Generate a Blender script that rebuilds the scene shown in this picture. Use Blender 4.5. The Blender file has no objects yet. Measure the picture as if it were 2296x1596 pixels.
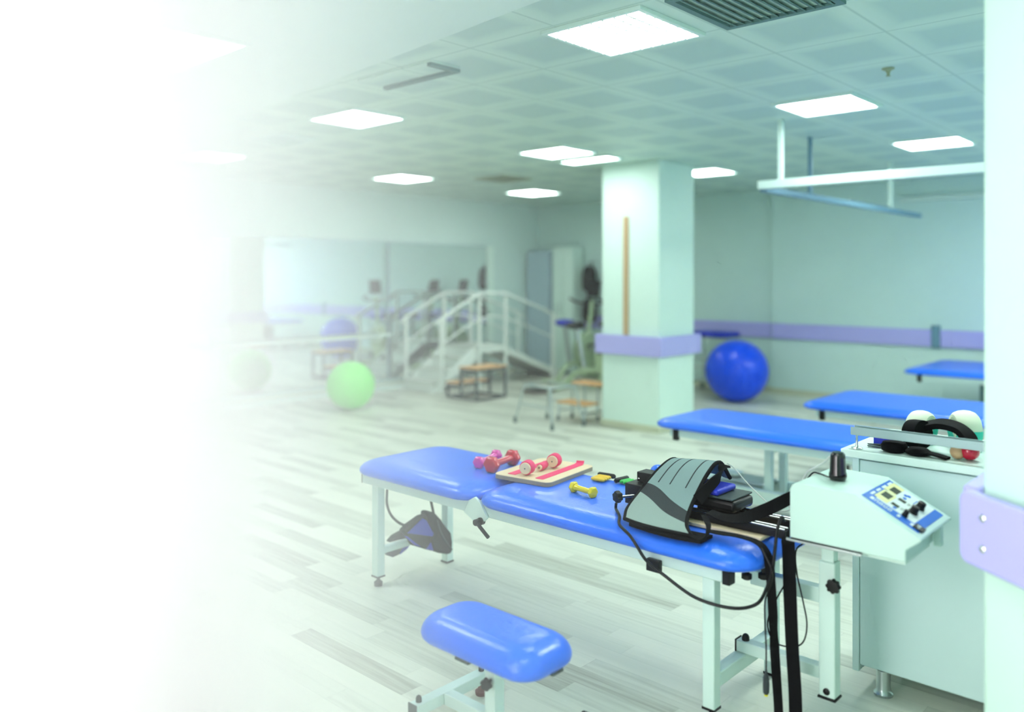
import bpy, bmesh, math, random
from mathutils import Vector, Matrix
random.seed(7)
SC = bpy.context.scene
COL = SC.collection
PI = math.pi

# ------------------------------------------------------------------ materials
def lin(c):
    return tuple(((v / 255.) / 12.92 if v / 255. <= .04045 else ((v / 255. + .055) / 1.055) ** 2.4) for v in c)

def mat(name, rgb, rough=.5, metal=0., spec=.5, bump=None, coat=0., vary=0.):
    m = bpy.data.materials.new(name); m.use_nodes = True
    nt = m.node_tree; b = nt.nodes['Principled BSDF']
    col = (*lin(rgb), 1)
    b.inputs['Base Color'].default_value = col
    b.inputs['Roughness'].default_value = rough
    b.inputs['Metallic'].default_value = metal
    b.inputs['Specular IOR Level'].default_value = spec
    b.inputs['Coat Weight'].default_value = coat
    tc = None
    if bump or vary:
        tc = nt.nodes.new('ShaderNodeTexCoord')
    if vary:
        n = nt.nodes.new('ShaderNodeTexNoise'); n.inputs['Scale'].default_value = 6; n.inputs['Detail'].default_value = 5
        nt.links.new(tc.outputs['Object'], n.inputs['Vector'])
        mx = nt.nodes.new('ShaderNodeMix'); mx.data_type = 'RGBA'
        mx.inputs[6].default_value = tuple(c * (1 - vary) for c in col[:3]) + (1,)
        mx.inputs[7].default_value = tuple(min(1, c * (1 + vary)) for c in col[:3]) + (1,)
        nt.links.new(n.outputs['Fac'], mx.inputs[0]); nt.links.new(mx.outputs[2], b.inputs['Base Color'])
    if bump:
        sc, st = bump
        n = nt.nodes.new('ShaderNodeTexNoise'); n.inputs['Scale'].default_value = sc; n.inputs['Detail'].default_value = 3
        nt.links.new(tc.outputs['Object'], n.inputs['Vector'])
        bp = nt.nodes.new('ShaderNodeBump'); bp.inputs['Strength'].default_value = st; bp.inputs['Distance'].default_value = .002
        nt.links.new(n.outputs['Fac'], bp.inputs['Height']); nt.links.new(bp.outputs['Normal'], b.inputs['Normal'])
    return m

def emit(name, rgb, s):
    m = bpy.data.materials.new(name); m.use_nodes = True; nt = m.node_tree
    nt.nodes.remove(nt.nodes['Principled BSDF'])
    e = nt.nodes.new('ShaderNodeEmission'); e.inputs[0].default_value = (*rgb, 1); e.inputs[1].default_value = s
    nt.links.new(e.outputs[0], nt.nodes['Material Output'].inputs['Surface']); return m

M = {}
M['paint'] = mat('white_powder_coat', (214, 238, 230), .35, vary=.02)
M['wall'] = mat('mint_wall_paint', (206, 232, 227), .75, vary=.02)
M['pillar'] = mat('pale_mint_pillar_paint', (220, 244, 234), .7, vary=.015)
M['plaster'] = mat('plaster_ceiling', (214, 234, 226), .85)
M['rail'] = mat('lilac_bumper_vinyl', (184, 180, 244), .45, vary=.02)
M['vinyl'] = mat('royal_blue_vinyl', (36, 114, 250), .29, spec=.6, coat=.05, bump=(70, .45), vary=.06)
M['vinyl_deep'] = mat('deep_blue_vinyl', (14, 40, 190), .4, bump=(90, .2))
M['ball_blue'] = mat('blue_rubber', (10, 80, 250), .3, vary=.03)
M['ball_green'] = mat('lime_rubber', (120, 240, 100), .35, vary=.03)
M['black'] = mat('black_plastic', (9, 10, 13), .4, spec=.35)
M['fabric_black'] = mat('black_webbing', (8, 9, 12), .85, spec=.2, bump=(400, .6))
M['fabric_char'] = mat('charcoal_neoprene', (52, 60, 64), .85, bump=(300, .4))
M['fabric_grey'] = mat('grey_quilted_fabric', (128, 152, 150), .85, bump=(250, .5), vary=.05)
M['fabric_blue'] = mat('blue_lining_fabric', (48, 62, 190), .8, bump=(250, .3))
M['steel'] = mat('brushed_steel', (190, 200, 200), .28, 1.)
M['column'] = mat('column_paint', (204, 236, 222), .7, vary=.015)
M['white'] = mat('bright_white_enamel', (236, 246, 240), .4)
M['railsteel'] = mat('satin_grey_rail', (140, 166, 166), .4, .4)
M['chrome'] = mat('chrome', (225, 230, 230), .12, 1.)
M['darksteel'] = mat('dark_steel_tube', (62, 78, 78), .5, .3)
M['wood'] = mat('birch_ply', (226, 206, 172), .6, vary=.05)
M['wood_edge'] = mat('ply_edge', (150, 138, 118), .7, vary=.12)
M['wood_tread'] = mat('oak_tread', (226, 176, 116), .55, vary=.06)
M['stick'] = mat('pine_strip', (196, 166, 126), .6, vary=.06)
M['pink'] = mat('magenta_gloss_vinyl', (222, 40, 165), .22, coat=.5)
M['red'] = mat('crimson_gloss_vinyl', (196, 0, 52), .22, coat=.5)
M['yellow'] = mat('yellow_gloss_vinyl', (226, 205, 20), .22, coat=.5)
M['yellow_p'] = mat('yellow_plastic', (236, 196, 50), .4)
M['green_p'] = mat('green_plastic', (40, 180, 70), .4)
M['velcro'] = mat('pink_hook_tape', (235, 70, 120), .9, bump=(300, .6), vary=.08)
M['rubber_grey'] = mat('grey_rubber', (96, 112, 110), .8)
M['rubber_red'] = mat('dark_red_rubber', (110, 52, 48), .7)
M['console'] = mat('console_shell_paint', (196, 226, 216), .4)
M['panel_blue'] = mat('control_panel_blue', (36, 112, 210), .4)
M['panel_white'] = mat('control_panel_white', (226, 242, 236), .4)
M['panel_yellow'] = mat('control_panel_yellow', (232, 232, 168), .45)
M['lcd'] = mat('lcd_glass', (78, 84, 72), .25)
M['cabinet'] = mat('cabinet_laminate', (206, 232, 230), .45)
M['teal'] = mat('teal_rubber', (40, 190, 170), .6)
M['cream'] = mat('cream_foam', (216, 226, 204), .8)
M['olive'] = mat('pale_olive_enamel', (176, 200, 160), .5)
M['locker'] = mat('blue_grey_locker_enamel', (168, 194, 206), .5)
M['grey_d'] = mat('dark_grey_grille', (92, 130, 128), .6)
M['vent'] = mat('beige_grille', (150, 164, 134), .6)
M['tread_grey'] = mat('pale_anti_slip_tread', (222, 230, 222), .8)
M['base'] = mat('beige_skirting', (200, 206, 180), .6)
M['mirror'] = mat('silvered_mirror', (232, 244, 244), .04, 1.)
M['lamp'] = emit('lamp_diffuser', (.92, 1., .96), 9.5)
M['bluepaint'] = mat('grey_blue_rail_enamel', (110, 150, 170), .45)
M['marker'] = mat('yellow_tip', (240, 230, 30), .4)
M['cable_w'] = mat('pale_cable_sleeve', (190, 200, 196), .5)

def floor_mat():
    m = bpy.data.materials.new('laminate_strip_floor'); m.use_nodes = True; nt = m.node_tree; N = nt.nodes.new; L = nt.links.new
    b = nt.nodes['Principled BSDF']
    g = N('ShaderNodeNewGeometry'); s = N('ShaderNodeSeparateXYZ'); L(g.outputs['Position'], s.inputs[0])
    def mth(op, a, c=None):
        n = N('ShaderNodeMath'); n.operation = op
        for k, v in enumerate((a, c)):
            if v is None: continue
            if isinstance(v, (int, float)): n.inputs[k].default_value = v
            else: L(v, n.inputs[k])
        return n.outputs[0]
    def wn(x, y=None):
        n = N('ShaderNodeTexWhiteNoise'); n.noise_dimensions = '2D'
        c = N('ShaderNodeCombineXYZ'); L(x, c.inputs[0])
        if y is not None: L(y, c.inputs[1])
        L(c.outputs[0], n.inputs['Vector']); return n.outputs['Value']
    yr = mth('DIVIDE', s.outputs[1], .1); row = mth('FLOOR', yr)
    xo = mth('ADD', mth('DIVIDE', s.outputs[0], .72), mth('MULTIPLY', wn(row), 7.3))
    colm = mth('FLOOR', xo)
    tone = wn(row, colm)
    # grain stretched along the boards
    mp = N('ShaderNodeMapping'); mp.inputs['Scale'].default_value = (2.2, 46, 1)
    L(g.outputs['Position'], mp.inputs['Vector'])
    off = N('ShaderNodeCombineXYZ'); L(mth('MULTIPLY', tone, 40.), off.inputs[0]); L(mth('MULTIPLY', tone, 17.), off.inputs[1])
    va = N('ShaderNodeVectorMath'); va.operation = 'ADD'; L(mp.outputs[0], va.inputs[0]); L(off.outputs[0], va.inputs[1])
    n1 = N('ShaderNodeTexNoise'); n1.inputs['Scale'].default_value = 1.; n1.inputs['Detail'].default_value = 6; L(va.outputs[0], n1.inputs['Vector'])
    cr = N('ShaderNodeValToRGB'); e = cr.color_ramp.elements
    e[0].position = 0.; e[0].color = (*lin((160, 162, 147)), 1); e[1].position = 1.; e[1].color = (*lin((226, 229, 214)), 1)
    q = e.new(.22); q.color = (*lin((194, 199, 184)), 1)
    q = e.new(.5); q.color = (*lin((216, 221, 206)), 1)
    tt = mth('ADD', mth('MULTIPLY', tone, .75), mth('MULTIPLY', mth('SUBTRACT', n1.outputs['Fac'], .37), .75))
    L(tt, cr.inputs[0])
    # fine joints
    fy = mth('FRACT', yr); fx = mth('FRACT', xo)
    j = mth('MAXIMUM', mth('LESS_THAN', fy, .018), mth('LESS_THAN', fx, .0035))
    mx = N('ShaderNodeMix'); mx.data_type = 'RGBA'; L(mth('MULTIPLY', j, .22), mx.inputs[0]); L(cr.outputs[0], mx.inputs[6]); mx.inputs[7].default_value = (*lin((140, 150, 136)), 1)
    L(mx.outputs[2], b.inputs['Base Color'])
    b.inputs['Roughness'].default_value = .42; b.inputs['Specular IOR Level'].default_value = .35
    return m

def ceil_mat():
    m = bpy.data.materials.new('metal_tile_ceiling'); m.use_nodes = True; nt = m.node_tree; N = nt.nodes.new; L = nt.links.new
    b = nt.nodes['Principled BSDF']
    g = N('ShaderNodeNewGeometry'); s = N('ShaderNodeSeparateXYZ'); L(g.outputs['Position'], s.inputs[0])
    def mth(op, a, c=None):
        n = N('ShaderNodeMath'); n.operation = op
        for k, v in enumerate((a, c)):
            if v is None: continue
            if isinstance(v, (int, float)): n.inputs[k].default_value = v
            else: L(v, n.inputs[k])
        return n.outputs[0]
    def edge(v, off, pitch):
        f = mth('FRACT', mth('DIVIDE', mth('ADD', v, off), pitch))
        return mth('MINIMUM', f, mth('SUBTRACT', 1., f))
    d = mth('MINIMUM', edge(s.outputs[0], 1.84 + 5.3, .53), edge(s.outputs[1], -2.83 + 5.5, .55))
    cr = N('ShaderNodeValToRGB'); e = cr.color_ramp.elements
    e[0].position = 0.; e[0].color = (*lin((174, 204, 192)), 1)
    e[1].position = .22; e[1].color = (*lin((183, 211, 204)), 1)
    q = e.new(.02); q.color = (*lin((206, 230, 218)), 1)
    q = e.new(.12); q.color = (*lin((200, 226, 214)), 1)
    L(d, cr.inputs[0]); L(cr.outputs[0], b.inputs['Base Color'])
    b.inputs['Roughness'].default_value = .5
    return m

def stripe_grille(name, rgb_a, rgb_b, pitch, axis):
    m = bpy.data.materials.new(name); m.use_nodes = True; nt = m.node_tree; N = nt.nodes.new; L = nt.links.new
    g = N('ShaderNodeNewGeometry'); s = N('ShaderNodeSeparateXYZ'); L(g.outputs['Position'], s.inputs[0])
    d = N('ShaderNodeMath'); d.operation = 'DIVIDE'; L(s.outputs[axis], d.inputs[0]); d.inputs[1].default_value = pitch
    f = N('ShaderNodeMath'); f.operation = 'FRACT'; L(d.outputs[0], f.inputs[0])
    t = N('ShaderNodeMath'); t.operation = 'LESS_THAN'; L(f.outputs[0], t.inputs[0]); t.inputs[1].default_value = .5
    mx = N('ShaderNodeMix'); mx.data_type = 'RGBA'; L(t.outputs[0], mx.inputs[0])
    mx.inputs[6].default_value = (*lin(rgb_a), 1); mx.inputs[7].default_value = (*lin(rgb_b), 1)
    L(mx.outputs[2], nt.nodes['Principled BSDF'].inputs['Base Color']); return m

def belt_mat():
    # grey quilted cloth with a dark webbing band sewn slantwise across it
    m = mat('banded_grey_quilt', (128, 152, 150), .85); nt = m.node_tree; N = nt.nodes.new; L = nt.links.new
    def at(n): a = N('ShaderNodeAttribute'); a.attribute_name = n; return a.outputs['Fac']
    def mth(op, a, c):
        n = N('ShaderNodeMath'); n.operation = op
        for k, v in enumerate((a, c)):
            if isinstance(v, (int, float)): n.inputs[k].default_value = v
            else: L(v, n.inputs[k])
        return n.outputs[0]
    u, v = at('across'), at('along')
    hi = mth('ADD', .53, mth('MULTIPLY', mth('POWER', u, 1.6), .14)); lo = mth('ADD', hi, mth('ADD', .075, mth('MULTIPLY', u, .06)))
    band = mth('MULTIPLY', mth('GREATER_THAN', v, hi), mth('LESS_THAN', v, lo))
    mx = N('ShaderNodeMix'); mx.data_type = 'RGBA'; L(mth('GREATER_THAN', v, lo), mx.inputs[0]); mx.inputs[6].default_value = (*lin((124, 150, 150)), 1); mx.inputs[7].default_value = (*lin((140, 160, 154)), 1)
    m2 = N('ShaderNodeMix'); m2.data_type = 'RGBA'; L(band, m2.inputs[0]); L(mx.outputs[2], m2.inputs[6]); m2.inputs[7].default_value = (*lin((44, 52, 56)), 1)
    L(m2.outputs[2], nt.nodes['Principled BSDF'].inputs['Base Color'])
    n = N('ShaderNodeTexNoise'); n.inputs['Scale'].default_value = 260; tc = N('ShaderNodeTexCoord'); L(tc.outputs['Object'], n.inputs['Vector'])
    bp = N('ShaderNodeBump'); bp.inputs['Strength'].default_value = .4; bp.inputs['Distance'].default_value = .002; L(n.outputs['Fac'], bp.inputs['Height']); L(bp.outputs['Normal'], nt.nodes['Principled BSDF'].inputs['Normal'])
    return m
M['belt'] = belt_mat()
M['floor'] = floor_mat(); M['ceiling'] = ceil_mat()
M['grille'] = stripe_grille('air_diffuser_grille', (84, 122, 122), (120, 156, 152), .05, 0)

# ------------------------------------------------------------------ mesh builder
class MB:
    def __init__(s): s.bm = bmesh.new(); s.mi = 0
    def _f(s, vs):
        try:
            f = s.bm.faces.new(vs); f.material_index = s.mi; return f
        except ValueError: return None
    def box(s, x0, x1, y0, y1, z0, z1, T=None):
        p = [Vector((x, y, z)) for x in (x0, x1) for y in (y0, y1) for z in (z0, z1)]
        v = [s.bm.verts.new(T @ q if T else q) for q in p]
        for f in ((0, 1, 3, 2), (4, 6, 7, 5), (0, 4, 5, 1), (2, 3, 7, 6), (0, 2, 6, 4), (1, 5, 7, 3)): s._f([v[i] for i in f])
        return s
    def rings(s, rings, cap=True, closed=True):
        R = [[s.bm.verts.new(Vector(p)) for p in r] for r in rings]
        n = len(R[0])
        for a, b in zip(R, R[1:]):
            for i in range(n if closed else n - 1):
                j = (i + 1) % n; s._f([a[i], a[j], b[j], b[i]])
        if cap: s._f(list(reversed(R[0]))); s._f(R[-1])
        return s
    def tube(s, pts, r, n=10, cap=True):
        pts = [Vector(p) for p in pts]
        rr = r if isinstance(r, (list, tuple)) else [r] * len(pts)
        t0 = (pts[1] - pts[0]).normalized()
        u = t0.orthogonal().normalized(); out = []
        for i, p in enumerate(pts):
            a = pts[max(i - 1, 0)]; b = pts[min(i + 1, len(pts) - 1)]
            t = (b - a).normalized()
            u = (u - t * u.dot(t))
            u = u.normalized() if u.length > 1e-6 else t.orthogonal().normalized()
            w = t.cross(u)
            out.append([p + (u * math.cos(2 * PI * k / n) + w * math.sin(2 * PI * k / n)) * rr[i] for k in range(n)])
        return s.rings(out, cap)
    def cable(s, pts, r, n=8, sub=8): return s.tube(spline(pts, sub), r, n)
    def beam(s, a, b, w, h, up=(0, 0, 1)):
        a, b = Vector(a), Vector(b); t = (b - a).normalized(); up = Vector(up)
        sd = t.cross(up).normalized(); u = sd.cross(t)
        return s.rings([[p + sd * x * w / 2 + u * y * h / 2 for x, y in ((-1, -1), (1, -1), (1, 1), (-1, 1))] for p in (a, b)])
    def cyl(s, c, r, h, n=24, axis=(0, 0, 1), r2=None):
        c = Vector(c); a = Vector(axis).normalized()
        return s.tube([c, c + a * h], [r, r if r2 is None else r2], n)
    def lathe(s, c, prof, n=24, axis=(0, 0, 1)):
        c = Vector(c); a = Vector(axis).normalized(); u = a.orthogonal().normalized(); w = a.cross(u)
        return s.rings([[c + a * z + (u * math.cos(2 * PI * k / n) + w * math.sin(2 * PI * k / n)) * max(r, 1e-4) for k in range(n)] for r, z in prof])
    def prism(s, pts, vec):
        v = Vector(vec); return s.rings([[Vector(p) for p in pts], [Vector(p) + v for p in pts]])
    def ribbon(s, pts, wid, th=.003, sub=6):
        # pts: (position, width direction) ; a strap with thickness
        P = spline([p for p, d in pts], sub); D = spline([d for p, d in pts], sub); out = []
        for i, p in enumerate(P):
            t = (P[min(i + 1, len(P) - 1)] - P[max(i - 1, 0)]).normalized()
            d = D[i]; d = (d - t * d.dot(t)).normalized(); nn = t.cross(d)
            out.append([p + d * x * wid / 2 + nn * y * th / 2 for x, y in ((-1, -1), (1, -1), (1, 1), (-1, 1))])
        return s.rings(out)
    def ball(s, c, r, n=32, m=18, sq=1.):
        c = Vector(c)
        return s.rings([[c + Vector((r * math.sin(PI * j / m) * math.cos(2 * PI * k / n), r * math.sin(PI * j / m) * math.sin(2 * PI * k / n), -r * sq * math.cos(PI * j / m))) if 0 < j < m else c + Vector((1e-4 * math.cos(2 * PI * k / n), 1e-4 * math.sin(2 * PI * k / n), -r * sq * math.cos(PI * j / m))) for k in range(n)] for j in range(m + 1)])
    def sheet(s, rows, th, subu=6, subv=6, mi=None):
        # rows of control points -> a thick cloth; mi(u,v) gives the material slot
        rows = [spline(r, subu) for r in rows]
        cols = [spline([r[i] for r in rows], subv) for i in range(len(rows[0]))]
        nu, nv = len(cols), len(cols[0]); P = cols
        def nrm(i, j):
            a = P[min(i + 1, nu - 1)][j] - P[max(i - 1, 0)][j]; b = P[i][min(j + 1, nv - 1)] - P[i][max(j - 1, 0)]
            return a.cross(b).normalized()
        la, lb = s.bm.verts.layers.float.new('across'), s.bm.verts.layers.float.new('along')
        def nv_(i, j, e):
            v = s.bm.verts.new(P[i][j] + nrm(i, j) * e); v[la] = i / (nu - 1); v[lb] = j / (nv - 1); return v
        A = [[nv_(i, j, th / 2) for j in range(nv)] for i in range(nu)]
        B = [[nv_(i, j, -th / 2) for j in range(nv)] for i in range(nu)]
        for i in range(nu - 1):
            for j in range(nv - 1):
                if mi: s.mi = mi((i + .5) / (nu - 1), (j + .5) / (nv - 1))
                s._f([A[i][j], A[i + 1][j], A[i + 1][j + 1], A[i][j + 1]]); s._f([B[i][j], B[i][j + 1], B[i + 1][j + 1], B[i + 1][j]])
        ed = [(i, 0) for i in range(nu)] + [(nu - 1, j) for j in range(1, nv)] + [(i, nv - 1) for i in range(nu - 2, -1, -1)] + [(0, j) for j in range(nv - 2, 0, -1)]
        for k in range(len(ed)):
            a, b = ed[k], ed[(k + 1) % len(ed)]
            s._f([A[a[0]][a[1]], B[a[0]][a[1]], B[b[0]][b[1]], A[b[0]][b[1]]])
        s.P = P; s.mi = 0
        return s
    def build(s, name, mats, parent=None, bevel=0., seg=2, smooth=True, angle=40):
        bmesh.ops.recalc_face_normals(s.bm, faces=s.bm.faces)
        me = bpy.data.meshes.new(name); s.bm.to_mesh(me); s.bm.free()
        for m in (mats if isinstance(mats, (list, tuple)) else (mats,)): me.materials.append(m)
        o = bpy.data.objects.new(name, me); COL.objects.link(o)
        if parent is not None:
            o.parent = parent
            root = parent
            while root.parent: root = root.parent
            if root.type == 'EMPTY': me.transform(Matrix.Translation(-root.location))
        if smooth:
            for p in me.polygons: p.use_smooth = True
        if bevel:
            b = o.modifiers.new('bevel', 'BEVEL'); b.width = bevel; b.segments = seg; b.limit_method = 'ANGLE'; b.angle_limit = math.radians(35)
            b.harden_normals = False
        if smooth:
            bm = bmesh.new(); bm.from_mesh(me)
            for e in bm.edges:
                if len(e.link_faces) == 2 and e.calc_face_angle(0) > math.radians(angle): e.smooth = False
            bm.to_mesh(me); bm.free()
        return o

def spline(pts, sub=8):
    pts = [Vector(p) for p in pts]
    if len(pts) < 3: 
        return [pts[0].lerp(pts[-1], k / sub) for k in range(sub + 1)] if len(pts) == 2 else pts
    out = []
    for i in range(len(pts) - 1):
        p1, p2 = pts[i], pts[i + 1]
        p0 = pts[i - 1] if i else p1 * 2 - p2
        p3 = pts[i + 2] if i + 2 < len(pts) else p2 * 2 - p1
        for k in range(sub):
            t = k / sub
            out.append(.5 * ((2 * p1) + (p2 - p0) * t + (2 * p0 - 5 * p1 + 4 * p2 - p3) * t * t + (3 * p1 - p0 - 3 * p2 + p3) * t ** 3))
    out.append(pts[-1]); return out

def rrect(x0, x1, y0, y1, r, z, n=8):
    r = max(min(r, (x1 - x0) / 2 - 1e-4, (y1 - y0) / 2 - 1e-4), 1e-4); out = []
    for cx, cy, a0 in ((x1 - r, y0 + r, -PI / 2), (x1 - r, y1 - r, 0), (x0 + r, y1 - r, PI / 2), (x0 + r, y0 + r, PI)):
        for k in range(n + 1):
            a = a0 + PI / 2 * k / n; out.append((cx + r * math.cos(a), cy + r * math.sin(a), z))
    return out

def cushion(mb, x0, x1, y0, y1, z0, z1, r=.09, soft=.1):
    h = z1 - z0; half = min(x1 - x0, y1 - y0) / 2 - .01
    soft = min(soft, half / 1.7)
    prof = [(.03, 0), (.012, .05), (.003, .16), (0, .3)]
    for k in range(1, 11):
        a = PI / 2 * k / 10; prof.append((soft * (1 - math.cos(a)), .3 + .7 * math.sin(a)))
    prof.append((soft * 1.6, 1.004))
    R = []
    for i, z in prof:
        R.append(rrect(x0 + i, x1 - i, y0 + i, y1 - i, max(r - i * .45, .015), z0 + h * z))
    return mb.rings(R)

def tag(o, label, cat, group=None):
    o['label'] = label; o['category'] = cat
    if group: o['group'] = group
    return o
def thing(name, label, cat, loc=(0, 0, 0), group=None):
    o = bpy.data.objects.new(name, None); COL.objects.link(o); o.location = loc; o.empty_display_size = .1
    return tag(o, label, cat, group)
def struct(o): o['kind'] = 'structure'; return o
def children(o): return [c for c in bpy.data.objects if c.parent == o]
def copy_tree(o, parent=None):
    c = o.copy(); COL.objects.link(c)
    if parent is not None: c.parent = parent
    for ch in children(o): copy_tree(ch, c)
    return c

# ------------------------------------------------------------------ room shell
XL, XR, YB, YF, HC = -8.8, 1.2, -.3, 10.1, 2.62
struct(MB().box(XL - .1, XR + .1, YB - .1, YF + .3, -.1, 0).build('floor', M['floor'], smooth=False))
struct(MB().box(XL - .1, XR + .1, YB - .1, YF + .3, HC, HC + .1).build('ceiling', M['ceiling'], smooth=False))
struct(MB().box(XL - .1, XL, YB - .1, YF + .3, 0, HC).build('wall_left', M['wall'], smooth=False))
struct(MB().box(XR, XR + .1, YB - .1, YF + .3, 0, HC).build('wall_right', M['wall'], smooth=False))
# far wall steps back slightly left of the jog
struct(MB().box(-4.78, XR, YF, YF + .1, 0, HC).box(XL, -4.78, YF + .05, YF + .15, 0, HC).build('wall_far', M['wall'], smooth=False))
# wall behind the photographer with an unseen opening added for the fill light
WX0, WX1, WZ0, WZ1 = -4.4, -1.2, .35, 2.45
struct(MB().box(XL, WX0, YB - .1, YB, 0, HC).box(WX1, XR, YB - .1, YB, 0, HC).box(WX0, WX1, YB - .1, YB, 0, WZ0).box(WX0, WX1, YB - .1, YB, WZ1, HC).build('wall_near', M['wall'], smooth=False))
wf = MB()
for x in (WX0 + .025, WX1 - .025): wf.box(x - .025, x + .025, YB - .08, YB - .02, WZ0, WZ1)
for z in (WZ0 + .025, WZ1 - .025): wf.box(WX0, WX1, YB - .08, YB - .02, z - .025, z + .025)
struct(wf.build('added_window_1', M['paint'], smooth=False))  # invented frame around the added opening, out of view
# plain plaster margin of the ceiling over the aisle
struct(MB().prism([(XR, YB, HC - .03), (XR, 2.1, HC - .03), (-2.058, 2.457, 2.590), (-3.608, 2.660, 2.590), (-5.080, 2.846, 2.590), (XL, 3.35, HC - .03), (XL, YB, HC - .03)], (0, 0, .028)).build('ceiling_border', M['plaster'], smooth=False))
# skirting
struct(MB().box(XL, XL + .012, YB, YF, 0, .07).build('baseboard_left', M['base'], smooth=False))
struct(MB().box(-4.79, XR, YF - .014, YF, 0, .07).box(XL, -4.78, YF + .036, YF + .05, 0, .07).build('baseboard_far', M['base'], smooth=False))
# lilac bumper rail along the far wall, in lengths with a grey joint piece
t = struct(MB().box(-8.1, -4.79, YF + .01, YF + .05, .705, .9).build('trim_1', M['rail'], bevel=.012))
t = struct(MB().box(-4.76, -2.86, YF - .04, YF, .705, .9).build('trim_2', M['rail'], bevel=.012))
t = struct(MB().box(-2.77, XR, YF - .04, YF, .705, .9).build('trim_3', M['rail'], bevel=.012))
struct(MB().box(-2.86, -2.77, YF - .045, YF, .69, .95).build('trim_4', M['bluepaint'], bevel=.006))
# cable trunking high on the far wall
struct(MB().box(-3.2, XR, YF - .04, YF, 2.36, 2.42).build('trim_5', M['plaster'], bevel=.004))
# grey plinth under the mirrors
struct(MB().box(XL, XL + .22, 2.0, 8.95, 0, .05).build('trim_6', M['plaster'], bevel=.006))

# pillar with its bumper collar
PX0, PX1, PY0, PY1 = -5.0, -4.325, 6.74, 7.38
p = struct(MB().box(PX0, PX1, PY0, PY1, 0, HC).build('pillar', M['pillar'], bevel=.008))
c = MB()
e = .055
c.box(PX0 - e, PX1 + e, PY0 - e, PY0 - .006, .73, .92).box(PX0 - e, PX1 + e, PY1 + .006, PY1 + e, .73, .92)
c.box(PX0 - e, PX0 - .006, PY0 - .006, PY1 + .006, .73, .92).box(PX1 + .006, PX1 + e, PY0 - .006, PY1 + .006, .73, .92)
struct(c.build('trim_7', M['rail'], bevel=.008))
struct(MB().box(PX0 - .014, PX1 + .014, PY0 - .014, PY1 + .014, 0, .065).build('baseboard_pillar', M['base'], bevel=.004))
tag(MB().box(-4.728, -4.672, PY0 - .022, PY0 - .001, .925, 2.09).build('wooden_strip', M['stick'], bevel=.004), 'narrow upright wooden strip fixed on the bright face of the square pillar', 'strip')

# near column at the edge of the aisle, with screwed-on bumper
NC = [(-.573, 2.47), (-.088, 2.115), (.45, 2.7), (.45, 2.99), (-.573, 2.99)]
struct(MB().prism([(x, y, 0) for x, y in NC], (0, 0, HC)).build('column', M['column'], bevel=.01))
dn = Vector((.807, -.59, 0)); nn = Vector((-.59, -.807, 0)); C0 = Vector((-.573, 2.47, 0))
def colpt(a, d, z): q = C0 + dn * a + nn * d; return (q.x, q.y, z)
rb = MB()
rr = []
for (a, z) in [(q[0], q[1]) for q in rrect(-.032, .62, .737, .93, .03, 0)]: rr.append((a, z))
rb.rings([[colpt(a, .018, z) for a, z in rr], [colpt(a, .05, z) for a, z in rr]])
rail = struct(rb.build('trim_8', M['rail'], bevel=.008, seg=3))
for z in (.793, .873):
    s = MB(); s.lathe(colpt(.055, .049, z), [(.011, 0), (.011, .002), (.008, .005), (.003, .006)], 16, nn)
    s.beam(colpt(.046, .0553, z), colpt(.064, .0553, z), .003, .002)
    s.build('screw', M['chrome'], rail)
struct(MB().box(-.632, -.58, 2.5, 2.96, .737, .93).build('trim_9', M['rail'], bevel=.012, seg=3))

# ------------------------------------------------------------------ ceiling fittings
def ceiling_light(x0, x1, y0, y1, label, grid=0):
    t = thing('ceiling_light', label, 'ceiling light', ((x0 + x1) / 2, (y0 + y1) / 2, HC), 'ceiling light panels')
    f = MB(); w = .022; zf = HC - .018
    if y1 < 2.4: zf -= .03
    f.box(x0, x1, y0, y0 + w, zf, zf + .017).box(x0, x1, y1 - w, y1, zf, zf + .017).box(x0, x0 + w, y0 + w, y1 - w, zf, zf + .017).box(x1 - w, x1, y0 + w, y1 - w, zf, zf + .017)
    f.build('frame', M['paint'], t, smooth=False)
    MB().box(x0 + w, x1 - w, y0 + w, y1 - w, zf + .008, zf + .014).build('diffuser', M['lamp'], t, smooth=False)
    if grid:
        g = MB()
        for i in range(1, grid):
            x = x0 + w + (x1 - x0 - 2 * w) * i / grid; g.box(x - .004, x + .004, y0 + w, y1 - w, zf - .004, zf + .006)
            y = y0 + w + (y1 - y0 - 2 * w) * i / grid; g.box(x0 + w, x1 - w, y - .004, y + .004, zf - .004, zf + .006)
        g.build('louvre', M['paint'], t, smooth=False)
    return t
ceiling_light(-2.46, -1.92, 2.85, 3.38, 'large louvred ceiling light panel straight above the striped-tape exercise board', 8)
ceiling_light(-2.40, -1.88, 5.06, 5.58, 'ceiling light panel beside the front hanger of the suspended rail frame', 0)
ceiling_light(-2.36, -1.83, 7.17, 7.69, 'ceiling light panel beside the rear hanger of the suspended rail frame', 0)
ceiling_light(-5.02, -4.47, 3.28, 3.75, 'ceiling light panel just beyond the plaster margin, near the slim dark grille', 0)
ceiling_light(-5.00, -4.46, 5.45, 5.95, 'ceiling light panel ahead of the square pillar, beside a narrower one', 0)
ceiling_light(-5.10, -4.50, 6.15, 6.40, 'narrow ceiling light panel touching the top of the square pillar', 0)
ceiling_light(-7.52, -6.98, 5.75, 6.28, 'ceiling light panel over the green ball', 0)
ceiling_light(-7.50, -6.96, 7.93, 8.50, 'ceiling light panel over the white rehabilitation staircase', 0)
ceiling_light(-7.50, -6.96, 3.50, 3.95, 'pale ceiling light panel deepest in the white fade beyond the plaster margin', 0)
ceiling_light(-4.25, -3.50, 1.42, 2.00, 'big ceiling light panel in the plain plaster margin, lost in the white fade', 0)
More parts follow.
